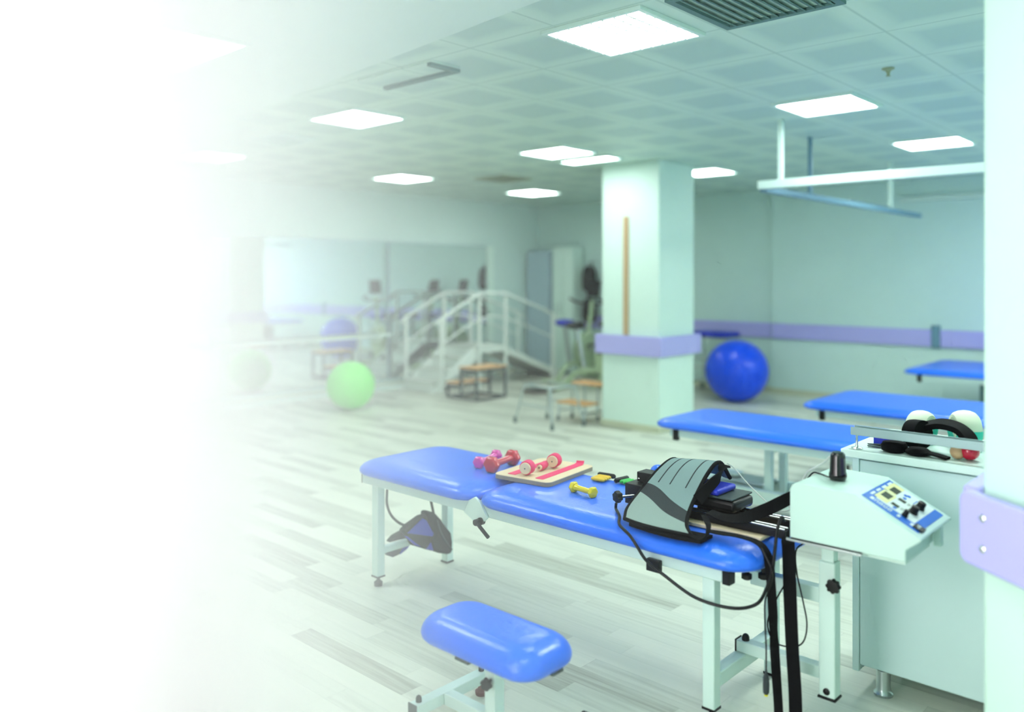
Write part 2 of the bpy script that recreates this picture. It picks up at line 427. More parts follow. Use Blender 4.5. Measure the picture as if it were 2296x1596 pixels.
ceiling_light(-4.70, -4.20, 7.60, 8.10, 'ceiling light panel half hidden behind the top of the square pillar', 0)
def ceiling_vent(x0, x1, y0, y1, label, m, slats=6):
    t = thing('ceiling_vent', label, 'ceiling vent', ((x0 + x1) / 2, (y0 + y1) / 2, HC))
    f = MB(); w = .03; z0 = HC - .014
    f.box(x0, x1, y0, y0 + w, z0, HC).box(x0, x1, y1 - w, y1, z0, HC).box(x0, x0 + w, y0 + w, y1 - w, z0, HC).box(x1 - w, x1, y0 + w, y1 - w, z0, HC)
    f.build('frame', m, t, smooth=False)
    s = MB()
    for i in range(slats):
        x = x0 + w + (x1 - x0 - 2 * w) * (i + .5) / slats; s.beam((x, y0 + w, HC - .008), (x, y1 - w, HC - .008), .03, .004, (.5, 0, .85))
    s.build('slats', m, t, smooth=False)
ceiling_vent(-1.81, -1.28, 2.86, 3.38, 'dark square air grille next to the large louvred light', M['grey_d'], 12)
ceiling_vent(-6.70, -6.24, 6.60, 7.08, 'small olive air grille between the far light panels', M['vent'], 8)
ceiling_vent(-6.20, -5.72, 3.45, 3.85, 'faint grey air grille between two hazy light panels', M['wall'], 8)
def slim(name, label, x0, x1, y0, y1):
    t = thing(name, label, 'ceiling hatch', ((x0 + x1) / 2, (y0 + y1) / 2, HC))
    MB().box(x0, x1, y0, y1, HC - .012, HC).build('panel', M['ceiling'], t, smooth=False)
    MB().box(x1 - .03, x1, y0, y1, HC - .03, HC - .012).box(x0, x1 - .03, y1 - .03, y1, HC - .03, HC - .012).build('dark_edge', M['grey_d'], t, smooth=False)
slim('access_hatch', 'ceiling hatch with two dark edges beside the plaster margin', -3.82, -3.20, 2.84, 3.05)
tag(MB().lathe((-1.53, 4.63, HC), [(.032, 0), (.032, -.006), (.016, -.014), (.008, -.025), (.008, -.04), (.014, -.042)], 20).build('sprinkler', M['vent']), 'small ceiling sprinkler in a tile near the light by the front hanger', 'sprinkler')

# suspended rail frame
sf = thing('suspended_rail_frame', 'white overhead therapy rail frame hanging from the ceiling on thin rods', 'rail frame', (-2.75, 5.64, HC))
MB().beam((-2.77, 5.64, 2.165), (1.0, 5.64, 2.165), .045, .06).build('front_rail', M['paint'], sf, bevel=.004)
sr = MB().beam((-2.75, 5.67, 2.14), (-2.75, 9.27, 2.14), .05, .045).build('side_rail', M['bluepaint'], sf, bevel=.004); sr['label'] = 'grey-blue side rail'
MB().beam((-2.75, 7.3, 2.17), (-2.75, 8.3, 2.17), .03, .02).build('sleeve', M['steel'], sr, bevel=.003)
MB().beam((-2.60, 5.64, 2.19), (-2.60, 5.64, HC), .035, .035, (0, 1, 0)).build('hanger_rod', M['paint'], sf, bevel=.003)
MB().beam((-2.75, 8.38, 2.16), (-2.75, 8.38, HC), .035, .035, (0, 1, 0)).build('hanger_rod', M['paint'], sf, bevel=.003)
MB().beam((-2.75, 6.5, 2.16), (-2.75, 6.5, HC), .03, .03, (0, 1, 0)).build('hanger_rod', M['bluepaint'], sf, bevel=.003)
MB().beam((-.3, 5.64, 2.19), (-.3, 5.64, HC), .035, .035, (0, 1, 0)).build('hanger_rod', M['paint'], sf, bevel=.003)
# ------------------------------------------------------------------ main traction couch
T0 = .607
tt = thing('treatment_couch', 'blue traction couch with white frame carrying dumbbells and a control box', 'treatment couch', (-2.3, 2.72, 0))
cushion(MB(), -3.325, -2.497, 2.425, 3.025, .537, T0, .11, .1).build('head_cushion', M['vinyl'], tt, smooth=True, angle=60)
cushion(MB(), -2.49, -1.225, 2.425, 3.025, .537, T0, .12, .1).build('leg_cushion', M['vinyl'], tt, smooth=True, angle=60)
fr = MB()
fr.box(-3.296, -2.50, 2.475, 2.515, .487, .541).box(-2.48, -1.345, 2.475, 2.515, .487, .541)
fr.box(-3.296, -2.50, 2.945, 2.985, .487, .541).box(-2.48, -1.345, 2.945, 2.985, .487, .541)
fr.box(-3.296, -3.256, 2.515, 2.945, .487, .541).box(-1.40, -1.36, 2.515, 2.945, .487, .541)
fr.box(-2.55, -2.51, 2.515, 2.945, .487, .541).box(-2.06, -2.02, 2.515, 2.945, .487, .53)
frame = fr.build('frame', M['paint'], tt, bevel=.004)
# pointed hinge plate under the cushion joint
hp = MB().prism([(-2.56, 2.473, .49), (-2.53, 2.473, .545), (-2.495, 2.473, .565), (-2.46, 2.473, .545), (-2.42, 2.473, .49), (-2.45, 2.473, .462), (-2.50, 2.473, .462)], (0, -.014, 0)).build('hinge_plate', M['paint'], frame, bevel=.002)
MB().box(-3.30, -3.296, 2.475, 2.515, .487, .541).build('end_cap', M['black'], frame)
for y in (2.475, 2.945): MB().box(-1.345, -1.318, y, y + .04, .482, .541).build('end_cap', M['black'], frame, bevel=.002)
for x, y in ((-3.2, 2.5), (-3.2, 2.955), (-1.398, 2.5), (-1.398, 2.955)):
    low = .05 if y < 2.6 else .008
    l = MB().box(x - .0225, x + .0225, y - .0225, y + .0225, low, .487).build('leg', M['paint'], tt, bevel=.004)
    f_ = MB().box(x - .0235, x + .0235, y - .0235, y + .0235, low - .006, low + .002)
    if low > .02: f_.lathe((x, y, 0), [(.02, 0), (.021, .018), (.013, .024), (.008, .03), (.008, .045)], 18)
    f_.build('foot', M['black'], l)
MB().box(-3.217, -3.183, 2.5225, 2.9325, .152, .184).build('crossbar', M['paint'], tt, bevel=.004)
MB().box(-1.42, -1.376, 2.5225, 2.9325, .115, .165).build('crossbar', M['paint'], tt, bevel=.004)
# clamping lever below the hinge
lv = MB().lathe((-2.455, 2.47, .471), [(.016, 0), (.016, -.02)], 16, (0, 1, 0)).lathe((-2.455, 2.45, .471), [(.012, 0), (.014, -.004), (.014, -.024), (.010, -.03)], 16, (0, 1, 0))
lv.cable([(-2.47, 2.434, .473), (-2.45, 2.43, .470), (-2.42, 2.425, .455), (-2.39, 2.42, .44), (-2.372, 2.418, .43)], [.008] * 33, 10, 8).build('clamp_lever', M['black'], tt)
MB().box(-1.63, -1.575, 2.455, 2.475, .465, .508).build('cable_clip_box', M['black'], tt, bevel=.003)
MB().box(-3.19, -3.16, 2.93, 2.945, .455, .5).build('strap_buckle', M['black'], tt, bevel=.003)
for (x, y) in ((-1.30, 2.56), (-1.26, 2.60)):
    MB().lathe((x, y, .541), [(.008, 0), (.008, -.03), (.018, -.036), (.018, -.05), (.012, -.054)], 8).build('adjust_knob', M['black'], tt)

# ------------------------------------------------------------------ traction control console on its column
cs = thing('traction_console', 'pale wedge shaped control box with knobs on a white column at the couch end', 'control box', (-1.08, 2.72, .11))
Y0, Y1 = 2.57, 2.87
prof = [(-1.155, .656), (-1.155, .812), (-1.148, .828), (-1.13, .838), (-.948, .833), (-.757, .735), (-.757, .728), (-.80, .693), (-.80, .657)]
body = MB().prism([(x, Y0, z) for x, z in prof], (0, Y1 - Y0, 0)).build('housing', M['console'], cs, bevel=.004, seg=2)
sl = Vector((.191, 0, -.098)).normalized(); up = Vector((.098, 0, .191)).normalized()
PO = Vector((-.948, 0, .833))
def pp(u, y, h=0.): q = PO + sl * u + up * h; return Vector((q.x, y, q.z))
def plate(u0, u1, y0, y1, h0, h1): return MB().rings([[pp(u0, y0, h), pp(u1, y0, h), pp(u1, y1, h), pp(u0, y1, h)] for h in (h0, h1)])
PYa, PYb, PU0, PU1 = 2.597, 2.845, .012, .196
fp = plate(PU0, PU1, PYa, PYb, .0002, .0016).build('control_panel', M['panel_blue'], cs)
plate(PU0 + .03, PU1 - .028, PYa + .045, PYb - .002, .0016, .0021).build('white_field', M['panel_white'], fp)
plate(PU0 + .02, PU0 + .062, PYa + .055, PYb - .10, .0021, .0025).build('yellow_field', M['panel_yellow'], fp)
plate(PU0 + .016, PU0 + .055, PYb - .095, PYb - .004, .0021, .0025).build('yellow_field', M['panel_yellow'], fp)
for y in (PYa + .115, PYb - .055): plate(PU0 + .028, PU0 + .055, y - .026, y + .022, .0025, .0029).build('display', M['lcd'], fp)
for y in (PYa + .085, PYa + .150): plate(PU0 + .068, PU0 + .092, y - .012, y + .010, .0021, .0026).build('display', M['lcd'], fp)
for i, (u, y) in enumerate(((.086, .062), (.078, .178), (.072, .205), (.08, .214))):
    b = MB().rings([[pp(PU0 + u + .006 * math.cos(a), PYa + y + .009 * math.sin(a), h) for a in [2 * PI * k / 14 for k in range(14)]] for h in (.0021, .003)]); b.build('button', M['panel_blue'], fp)
# large pale letters along the blue border (six strokes groups as printed)
def letter(name, u, y, strokes, s=.0078):
    L = MB()
    for (a0, b0, a1, b1) in strokes:
        L.rings([[pp(u + a * s, y + b * s, h) for a, b in ((a0, b0), (a1, b0), (a1, b1), (a0, b1))] for h in (.0016, .0022)])
    return L.build(name, M['panel_white'], fp)
for i, st in enumerate((
    [(0, 0, 1.4, 2.6)],
    [(0, 0, .35, 2.6), (1.05, 0, 1.4, 2.6), (0, 2.1, 1.4, 2.6)],
    [(0, 0, .5, 2.6), (.9, 0, 1.4, 2.6), (0, 2.1, 1.4, 2.6)],
    [(0, 0, .45, 2.6), (0, 0, 1.4, .5), (.95, 0, 1.4, 2.6)],
    [(0, 0, .4, 2.6), (1., 0, 1.4, 2.6), (0, 0, 1.4, .5), (0, 2.1, 1.4, 2.6)])):
    letter('printed_letter', PU0 + .020 + i * .0145, PYa + .016, st)
for j in range(4):
    plate(PU0 + .008, PU0 + .0155, PYa + .05 + j * .05, PYa + .084 + j * .05, .0016, .0022).build('printed_bar', M['panel_white'], fp)
for u, y in ((PU0 + .108, PYa + .016), (PU0 + .15, PYa + .018)): plate(u, u + .009, y, y + .018, .0016, .0024).build('symbol_tile', M['panel_white'], fp)
for i in range(2):
    for k in range(3):
        u, y = PU0 + .098 + k * .0035, PYa + .075 + i * .065
        plate(u, u + .0014, y, y + .022, .0021, .0023).build('printed_line', M['lcd'], fp)
for y in (PYa + .172, PYa + .225): 
    plate(PU0 + .105 + (y > PYa + .2) * .02, PU0 + .108 + (y > PYa + .2) * .02, y + .006, y + .05 if y < PYa + .2 else PYb - .004, .0021, .0024).build('printed_line', M['panel_blue'], fp)
def kn(u, y, r, h): return MB().lathe(pp(u, y, .002), [(r, 0), (r, h * .25), (r * .86, h * .3), (r * .8, h), (r * .7, h + .001)], 20, up)
kn(PU0 + .128, PYa + .112, .0145, .022).build('dial_knob', M['black'], cs)
kn(PU0 + .128, PYa + .176, .0145, .022).build('dial_knob', M['black'], cs)
kn(PU0 + .122, PYa + .05, .0095, .02).build('dial_knob', M['black'], cs)
sw = plate(PU0 + .160, PU0 + .190, PYa + .012, PYa + .05, .0016, .006).build('power_switch', M['black'], cs, bevel=.001)
MB().lathe(pp(PU0 + .172, PYa + .037, .006), [(.006, 0), (.006, .0006), (.0035, .0006), (.0035, 0)], 16, up).build('switch_mark', M['panel_white'], sw)
plate(PU0 + .172, PU0 + .177, PYa + .02, PYa + .025, .006, .0066).build('switch_mark', M['panel_white'], sw)
MB().box(-1.165, -.925, 2.563, 2.573, .647, .655).build('base_trim', M['steel'], cs, bevel=.001)
MB().box(-1.15, -.925, 2.567, 2.574, .6555, .658).build('base_gasket', M['black'], cs)
MB().box(-1.15, -.81, 2.60, 2.84, .64, .656).build('base_plate', M['paint'], cs, bevel=.002)
MB().box(-.79, -.768, 2.80, 2.83, .655, .722).build('support_bracket', M['console'], cs, bevel=.002)
col = MB().box(-1.112, -1.058, 2.695, 2.745, .115, .56).build('column', M['paint'], cs, bevel=.004)
MB().box(-1.106, -1.064, 2.701, 2.739, .56, .642).build('column_insert', M['paint'], cs, bevel=.002)
MB().box(-1.115, -1.055, 2.692, 2.748, .108, .115).build('column_foot_plate', M['black'], col, bevel=.001)
MB().lathe((-1.085, 2.695, .135), [(.011, 0), (.011, -.004), (.006, -.008)], 14, (0, 1, 0)).build('bolt', M['black'], col)
def star_knob(mb, c, r, h, axis, lobes=8):
    c = Vector(c); a = Vector(axis).normalized(); u = a.orthogonal().normalized(); w = a.cross(u); R = []
    for k, (s, z) in enumerate(((.3, -.5), (.6, -.45), (.95, -.2), (1., 0), (1., .6), (.9, .95), (.6, 1.))):
        R.append([c + a * z * h + (u * math.cos(2 * PI * i / 48) + w * math.sin(2 * PI * i / 48)) * r * s * (1 + .1 * math.cos(lobes * 2 * PI * i / 48)) for i in range(48)])
    return mb.rings(R)
k = star_knob(MB(), (-1.052, 2.672, .497), .022, .016, (0, -1, 0)); k.cyl((-1.052, 2.68, .497), .005, .02, 10, (0, 1, 0)); k.build('star_knob', M['black'], cs)
MB().box(-1.359, -1.1125, 2.70, 2.74, .418, .468).build('upper_arm', M['paint'], cs, bevel=.003)
la = MB().box(-1.412, -1.1125, 2.70, 2.74, .1665, .207).build('lower_arm', M['paint'], cs, bevel=.003)
MB().box(-1.416, -1.412, 2.698, 2.742, .1665, .209).build('end_cap', M['black'], la)
MB().lathe((-1.385, 2.72, .207), [(.013, 0), (.013, .012), (.009, .02), (.002, .024)], 16).build('bolt_cap', M['black'], la)

# black patient call unit standing on the console
pc = thing('hand_switch', 'shiny black upright hand switch with cord standing on the control box', 'hand switch', (-1.05, 2.70, .8385))
h = MB().rings([rrect(-1.05 - a, -1.05 + a, 2.70 - b, 2.70 + b, .9 * min(a, b), z) for a, b, z in ((.024, .024, .8385), (.027, .027, .845), (.027, .027, .858), (.0245, .025, .864), (.0225, .024, .91), (.021, .023, .92), (.016, .017, .927))])
h.build('body', mat('black_gloss', (10, 12, 16), .15, coat=.6), pc)
MB().cable([(-1.03, 2.70, .858), (-1.019, 2.69, .856), (-1.024, 2.672, .853), (-1.05, 2.667, .85), (-1.075, 2.68, .846), (-1.09, 2.70, .843), (-1.12, 2.72, .842), (-1.15, 2.74, .836), (-1.18, 2.75, .80)], .0026).build('cord', M['black'], pc)
MB().cable([(-1.07, 2.70, .912), (-1.078, 2.705, .906), (-1.1, 2.72, .885), (-1.13, 2.73, .862), (-1.17, 2.745, .835), (-1.19, 2.75, .80), (-1.215, 2.75, .75), (-1.235, 2.745, .70)], .004).build('pale_cord', M['cable_w'], pc)

# ------------------------------------------------------------------ traction carriage lying on the couch
tc = thing('traction_carriage', 'black sliding traction carriage with twin rails and head pads on the couch', 'traction carriage', (-1.5, 2.72, T0 + .002))
zb = T0 + .003
MB().box(-1.62, -1.27, 2.60, 2.86, zb, zb + .012).build('base_board', M['wood'], tc, bevel=.002)
for y in (2.635, 2.755):
    r = MB().box(-1.60, -1.20, y, y + .045, zb + .014, zb + .04).build('slide_rail', M['black'], tc, bevel=.002)
    for d in (.008, .032): MB().cyl((-1.595, y + d, zb + .043), .0035, .39, 10, (1, 0, 0)).build('guide_rod', M['chrome'], r)
MB().box(-1.63, -1.41, 2.685, 2.835, zb + .046, zb + .088).build('sled', M['black'], tc, bevel=.014, seg=3)
MB().box(-1.66, -1.42, 2.685, 2.84, zb + .089, zb + .096).build('sled_plate', M['darksteel'], tc, bevel=.002)
MB().box(-1.64, -1.475, 2.685, 2.825, zb + .097, zb + .119).build('sled_pad', M['vinyl_deep'], tc, bevel=.009, seg=3)
MB().box(-1.86, -1.74, 2.655, 2.735, zb + .01, zb + .088).build('clamp_block', M['black'], tc, bevel=.003)
u = MB().box(-1.835, -1.735, 2.70, 2.765, zb + .09, zb + .128).build('upper_block', M['black'], tc, bevel=.003)
for x in (-1.825, -1.78): MB().lathe((x, 2.6995, zb + .102), [(.004, 0), (.004, -.002), (.002, -.003)], 12, (0, 1, 0)).build('screw', M['chrome'], u)
MB().box(-1.76, -1.62, 2.67, 2.80, zb + .03, zb + .07).build('neck_bar', M['black'], tc, bevel=.003)
MB().cyl((-1.80, 2.655, zb + .05), .006, .075, 12, (-.35, -1, .05)).build('screw_rod', M['steel'], tc)
star_knob(MB(), (-1.834, 2.58, zb + .053), .021, .018, (-.35, -1, .05), 6).build('star_knob', M['black'], tc)
for (x, y, r) in ((-1.80, 2.80, .032), (-1.775, 2.90, .036)):
    MB().lathe((x, y, zb + .11), [(.004, -.02), (r * .8, -.019), (r, -.012), (r * 1.03, 0), (r, .012), (r * .8, .019), (.004, .02)], 28, (.75, -.6, .1)).build('head_pad', M['vinyl'], tc)
MB().box(-1.82, -1.76, 2.77, 2.92, zb + .0, zb + .07).build('pad_bracket', M['black'], tc, bevel=.004)

# grey quilted traction belt draped over the carriage
zt = T0
rows = [
 [(-1.70, 2.86, .735), (-1.65, 2.86, .74), (-1.59, 2.86, .745), (-1.52, 2.86, .735)],
 [(-1.712, 2.78, .792), (-1.65, 2.785, .797), (-1.59, 2.79, .802), (-1.525, 2.79, .806)],
 [(-1.728, 2.70, .768), (-1.665, 2.705, .778), (-1.60, 2.705, .782), (-1.53, 2.71, .778)],
 [(-1.752, 2.60, .693), (-1.68, 2.595, .692), (-1.61, 2.592, .688), (-1.532, 2.60, .684)],
 [(-1.752, 2.52, .648), (-1.68, 2.51, .645), (-1.60, 2.505, .64), (-1.50, 2.51, .642)],
 [(-1.725, 2.462, .626), (-1.66, 2.45, .624), (-1.58, 2.445, .624), (-1.448, 2.455, .624)]]
rows = [[(x, y, z) for x, y, z in r] for r in rows]
tb = thing('traction_belt', 'grey quilted pelvic belt with black edging draped over the black carriage', 'belt', (-1.6, 2.66, .62))
sh = MB().sheet(rows, .009, 16, 12); P = sh.P
sh.build('quilted_panel', M['belt'], tb, angle=70)
n0, n1 = len(P), len(P[0])
def surf(u, v): i = min(int(u * (n0 - 1) + .5), n0 - 1); j = min(int(v * (n1 - 1) + .5), n1 - 1); return P[i][j]
edge = [surf(0, j / 30) for j in range(31)] + [surf(i / 30, 1) for i in range(1, 31)] + [surf(1, 1 - j / 30) for j in range(1, 31)]
MB().tube(edge, .0075, 8).build('edge_binding', M['fabric_black'], tb)
for uu in (.22, .48, .80):
    MB().tube([surf(uu, .12 + .4 * j / 20) + Vector((0, -.0035, .0035)) for j in range(21)], .0022, 6).build('quilt_seam', M['fabric_char'], tb)
fl = [[(-1.70, 2.452, .613), (-1.60, 2.437, .612), (-1.50, 2.435, .612), (-1.41, 2.448, .613)], [(-1.69, 2.52, .614), (-1.60, 2.52, .614), (-1.50, 2.52, .614), (-1.41, 2.53, .614)]]
MB().sheet(fl, .011, 8, 4).build('under_flap', M['fabric_black'], tb, angle=70)
MB().ribbon([((-1.448, 2.455, .626), (.2, 1, 0)), ((-1.415, 2.452, .622), (.2, 1, .2)), ((-1.40, 2.47, .635), (0, 1, .4)), ((-1.41, 2.50, .66), (-.3, 1, .3)), ((-1.45, 2.54, .675), (-.4, 1, .2))], .02, .004).build('side_loop', M['fabric_black'], tb)
MB().ribbon([((-1.50, 2.78, .80), (0, 1, .3)), ((-1.485, 2.72, .775), (.2, .5, 1)), ((-1.50, 2.66, .74), (.2, .5, 1)), ((-1.52, 2.62, .70), (.2, .5, 1))], .045, .005).build('inner_pad', M['fabric_black'], tb)

# straps between belt and console
MB_ = MB().ribbon([((-1.46, 2.595, .675), (0, 1, .1)), ((-1.40, 2.59, .668), (.1, 1, .3)), ((-1.33, 2.59, .68), (.2, .7, .7)), ((-1.26, 2.63, .715), (.3, .5, 1)), ((-1.20, 2.68, .755), (.3, .3, 1)), ((-1.175, 2.72, .765), (.2, .3, 1))], .042, .004)
tag(MB_.build('traction_strap', M['fabric_black']), 'broad black strap stretched from the grey belt up to the control box', 'strap', 'straps of the traction set')
MB_ = MB().ribbon([((-1.42, 2.52, .633), (.2, 1, 0)), ((-1.37, 2.525, .634), (.2, 1, .1)), ((-1.31, 2.53, .636), (.2, 1, 0)), ((-1.25, 2.535, .628), (.3, 1, 0)), ((-1.217, 2.53, .605), (.5, 1, 0)), ((-1.205, 2.53, .56), (1, .4, 0)), ((-1.205, 2.55, .44), (1, .2, 0)), ((-1.205, 2.56, .34), (.5, 1, 0)), ((-1.205, 2.57, .26), (1, .4, 0)), ((-1.207, 2.585, .18), (1, .2, 0)), ((-1.207, 2.60, .07), (1, .1, 0)), ((-1.208, 2.60, .006), (1, .1, 0))], .03, .003)
tag(MB_.build('hanging_strap', M['fabric_black']), 'narrow twisted black strap hanging off the couch end to the floor', 'strap', 'straps of the traction set')
MB_ = MB().ribbon([((-1.183, 2.635, .632), (1, .1, 0)), ((-1.181, 2.615, .628), (1, .1, 0)), ((-1.172, 2.60, .60), (1, .1, 0)), ((-1.165, 2.595, .46), (1, .2, 0)), ((-1.158, 2.595, .30), (1, .1, 0)), ((-1.15, 2.60, .14), (1, .15, 0)), ((-1.147, 2.60, .006), (1, .1, 0))], .042, .004)
tag(MB_.build('hanging_strap', M['fabric_black']), 'broad black strap hanging straight down beside the console column to the floor', 'strap', 'straps of the traction set')
# cables
tag(MB().cable([(-1.842, 2.572, .637), (-1.845, 2.575, 0.617), (-1.815, 2.545, .6145), (-1.775, 2.50, .6155), (-1.725, 2.430, .6115), (-1.665, 2.408, .590), (-1.63, 2.402, .56), (-1.60, 2.415, .515), (-1.543, 2.430, 0.478), (-1.429, 2.450, 0.423), (-1.313, 2.480, 0.411), (-1.247, 2.520, 0.429), (-1.211, 2.520, 0.489), (-1.190, 2.520, 0.559), (-1.186, 2.530, 0.622), (-1.184, 2.540, 0.678), (-1.178, 2.560, 0.718), (-1.18, 2.585, .70)], .0055, 10).build('power_cable', M['black']), 'thick black cable running over the couch edge and looping below the frame', 'cable', 'cables at the couch end')
tag(MB().cable([(-1.20, 2.665, .66), (-1.193, 2.650, 0.584), (-1.195, 2.650, 0.502), (-1.239, 2.650, 0.408), (-1.269, 2.650, 0.324), (-1.247, 2.650, 0.267), (-1.189, 2.650, 0.265), (-1.146, 2.650, 0.293), (-1.132, 2.650, 0.356), (-1.146, 2.650, 0.433), (-1.166, 2.650, 0.516), (-1.169, 2.650, 0.590), (-1.145, 2.66, .62)], .0026).build('looped_cable', M['black']), 'thin black cable hanging in a long loop around the broad strap', 'cable', 'cables at the couch end')
pl = thing('electrode_lead', 'thin black lead hanging with a yellow tipped plug near the floor', 'cable', (-1.23, 2.53, .1), 'cables at the couch end')
MB().cable([(-1.225, 2.515, .62), (-1.182, 2.505, 0.544), (-1.207, 2.505, 0.458), (-1.210, 2.510, 0.377), (-1.207, 2.510, 0.306), (-1.207, 2.510, 0.231)], .0026).build('lead', M['black'], pl)
q0 = Vector((-1.207, 2.510, 0.234)); q1 = Vector((-1.207, 2.510, 0.153))
dl = (q1 - q0); ln = dl.length
MB().lathe(q0, [(.0026, 0), (.005, ln * .15), (.0095, ln * .35), (.0105, ln * .6), (.0095, ln * .93), (.006, ln)], 16, dl).build('plug', M['fabric_char'], pl)
MB().lathe(q1, [(.006, 0), (.006, .005), (.004, .006)], 14, dl).build('plug_tip', M['marker'], pl)
tag(MB().cable([(-1.495, 2.79, .807), (-1.47, 2.80, .79), (-1.42, 2.80, .745), (-1.36, 2.80, .70), (-1.31, 2.80, .668), (-1.27, 2.80, .672), (-1.235, 2.785, .70), (-1.21, 2.77, .735), (-1.17, 2.75, .77)], .0022).build('thin_cord', M['cable_w']), 'thin pale cord sagging from the grey belt to the control box', 'cord')

# padded black and blue belt hung below the couch
bb = thing('padded_belt', 'black and blue padded belt hanging under the couch from its white crossbar', 'belt', (-3.2, 2.76, .16))
def px(pts, x, th, m, name, bevel=.012, par=bb):
    return MB().prism([(x, y, z) for y, z in pts], (th, 0, 0)).build(name, m, par, bevel=bevel, seg=3)
BODY = [(2.736, 0.320), (2.765, 0.322), (2.795, 0.303), (2.832, 0.265), (2.862, 0.225), (2.900, 0.182), (2.909, 0.134), (2.906, 0.077), (2.878, 0.077), (2.816, 0.099), (2.777, 0.127), (2.765, 0.179), (2.786, 0.208), (2.748, 0.284)]
TRI = [(2.709, 0.305), (2.744, 0.307), (2.768, 0.266), (2.804, 0.184), (2.786, 0.113), (2.736, 0.135), (2.663, 0.170), (2.629, 0.220), (2.592, 0.257), (2.629, 0.279)]
BLUE = [(2.712, 0.296), (2.736, 0.282), (2.798, 0.185), (2.614, 0.245)]
BLUE2 = [(2.595, 0.236), (2.617, 0.227), (2.669, 0.182), (2.703, 0.156), (2.657, 0.178), (2.629, 0.204)]
BLUE3 = [(2.768, 0.163), (2.783, 0.119), (2.736, 0.137)]
TAIL = [(2.574, 0.135), (2.613, 0.132), (2.659, 0.134), (2.729, 0.140), (2.705, 0.118), (2.665, 0.104), (2.619, 0.099), (2.591, 0.113)]
FLAP = [(2.591, 0.179), (2.625, 0.203), (2.679, 0.215), (2.717, 0.197), (2.738, 0.161), (2.699, 0.170), (2.659, 0.179)]
BLUET = [(2.662, 0.105), (2.703, 0.120), (2.726, 0.139), (2.709, 0.141), (2.677, 0.131), (2.656, 0.111)]
px(BODY, -3.174, .068, M['fabric_black'], 'rolled_pad', .02)
px(TRI, -3.165, .045, M['fabric_black'], 'padded_flap', .01)
px(BLUE, -3.122, .006, M['fabric_blue'], 'blue_lining', .002)
px(BLUE2, -3.122, .006, M['fabric_blue'], 'blue_lining', .002)
px(BLUE3, -3.122, .006, M['fabric_blue'], 'blue_lining', .002)
px(TAIL, -3.265, .035, M['fabric_char'], 'tail_flap', .008)
px(BLUET, -3.233, .006, M['fabric_blue'], 'blue_lining', .002)
px(FLAP, -3.265, .04, M['fabric_black'], 'tail_flap', .008)
MB().cable([(-3.108, 2.794, 0.274), (-3.108, 2.824, 0.200), (-3.108, 2.854, 0.154), (-3.108, 2.898, 0.098)], .007).build('piping', M['fabric_char'], bb)
MB().ribbon([((-3.130, 2.498, 0.479), (0, 1, 0)), ((-3.130, 2.498, 0.408), (0, 1, 0)), ((-3.130, 2.523, 0.350), (0, 1, .5)), ((-3.130, 2.572, 0.302), (0, .6, 1)), ((-3.130, 2.628, 0.272), (0, .3, 1))], .012, .003).build('strap', M['fabric_black'], bb)
MB().ribbon([((-3.120, 2.768, 0.374), (0, 1, 0)), ((-3.120, 2.780, 0.331), (0, 1, 0)), ((-3.120, 2.792, 0.283), (0, 1, 0))], .014, .003).build('strap', M['fabric_black'], bb)

# ------------------------------------------------------------------ things on the couch
def dumbbell(name, label, c, ang, L, rh, rg, m, group='dumbbells on the couch', flats=6):
    t = thing(name, label, 'dumbbell', (c[0], c[1], T0 + .001), group)
    d = Vector((math.cos(ang), math.sin(ang), 0)); s = Vector((-d.y, d.x, 0)); u = Vector((0, 0, 1)); C = Vector((c[0], c[1], T0 + .001 + rh * math.cos(PI / flats)))
    a0 = -PI / 2 + PI / flats
    for e in (-1, 1):
        mb = MB(); R = []
        hw = rh * .95
        for z, r in ((-.5, .62), (-.44, .84), (-.25, 1.), (.25, 1.), (.42, .88), (.5, .55)):
            R.append([C + d * (e * (L / 2 - hw / 2) + z * hw) + (s * math.cos(a0 + 2 * PI * k / flats) + u * math.sin(a0 + 2 * PI * k / flats)) * rh * r for k in range(flats)])
        mb.rings(R).build('weight_head', m, t, bevel=rh * .09, seg=2)
    mb = MB(); R = []
    for q in [i / 10 - .5 for i in range(11)]:
        r = rg * (1 + .25 * (abs(q) * 2) ** 4); R.append([C + d * q * (L - rh * 1.6) + (s * math.cos(2 * PI * k / 18) + u * math.sin(2 * PI * k / 18)) * r for k in range(18)])
    mb.rings(R).build('grip', m, t)
    return t
dumbbell('dumbbell', 'pink dumbbell on the couch, behind the bigger crimson one', (-2.745, 2.795), 1.85, .20, .031, .0135, M['pink'])
dumbbell('dumbbell', 'crimson dumbbell on the couch touching the wooden board', (-2.637, 2.781), 1.749, .215, .041, .0165, M['red'])
dumbbell('dumbbell', 'yellow dumbbell lying alone in front of the wooden board', (-2.08, 2.675), -.15, .135, .024, .0115, M['yellow'])

bd = thing('exercise_board', 'wooden board with two pink tape strips lying across the cushion joint', 'exercise board', (-2.44, 2.835, T0 + .001))
ca, sa = math.cos(.13), math.sin(.13); BC = Vector((-2.425, 2.838, 0))
def bp(a, b, z): return (BC.x + a * ca - b * sa, BC.y + a * sa + b * ca, z)
zb0, zb1 = T0 + .002, T0 + .022
R = [[bp(x, y, z) for x, y, _ in rrect(-.147, .147, -.196, .196, .03, 0)] for z in (zb0, zb1)]
bo = MB().rings(R); bo.mi = 0
board = bo.build('board', [M['wood']], bd, bevel=.002)
def strip(a0, a1, b0, b1, name):
    return MB().rings([[bp(a0, b0, z), bp(a1, b0, z), bp(a1 - .0, b1, z), bp(a0, b1, z)] for z in (zb1, zb1 + .0025)]).build(name, M['velcro'], bd)
strip(-.088, -.048, -.165, .16, 'tape_strip'); strip(.058, .098, -.165, .172, 'tape_strip')
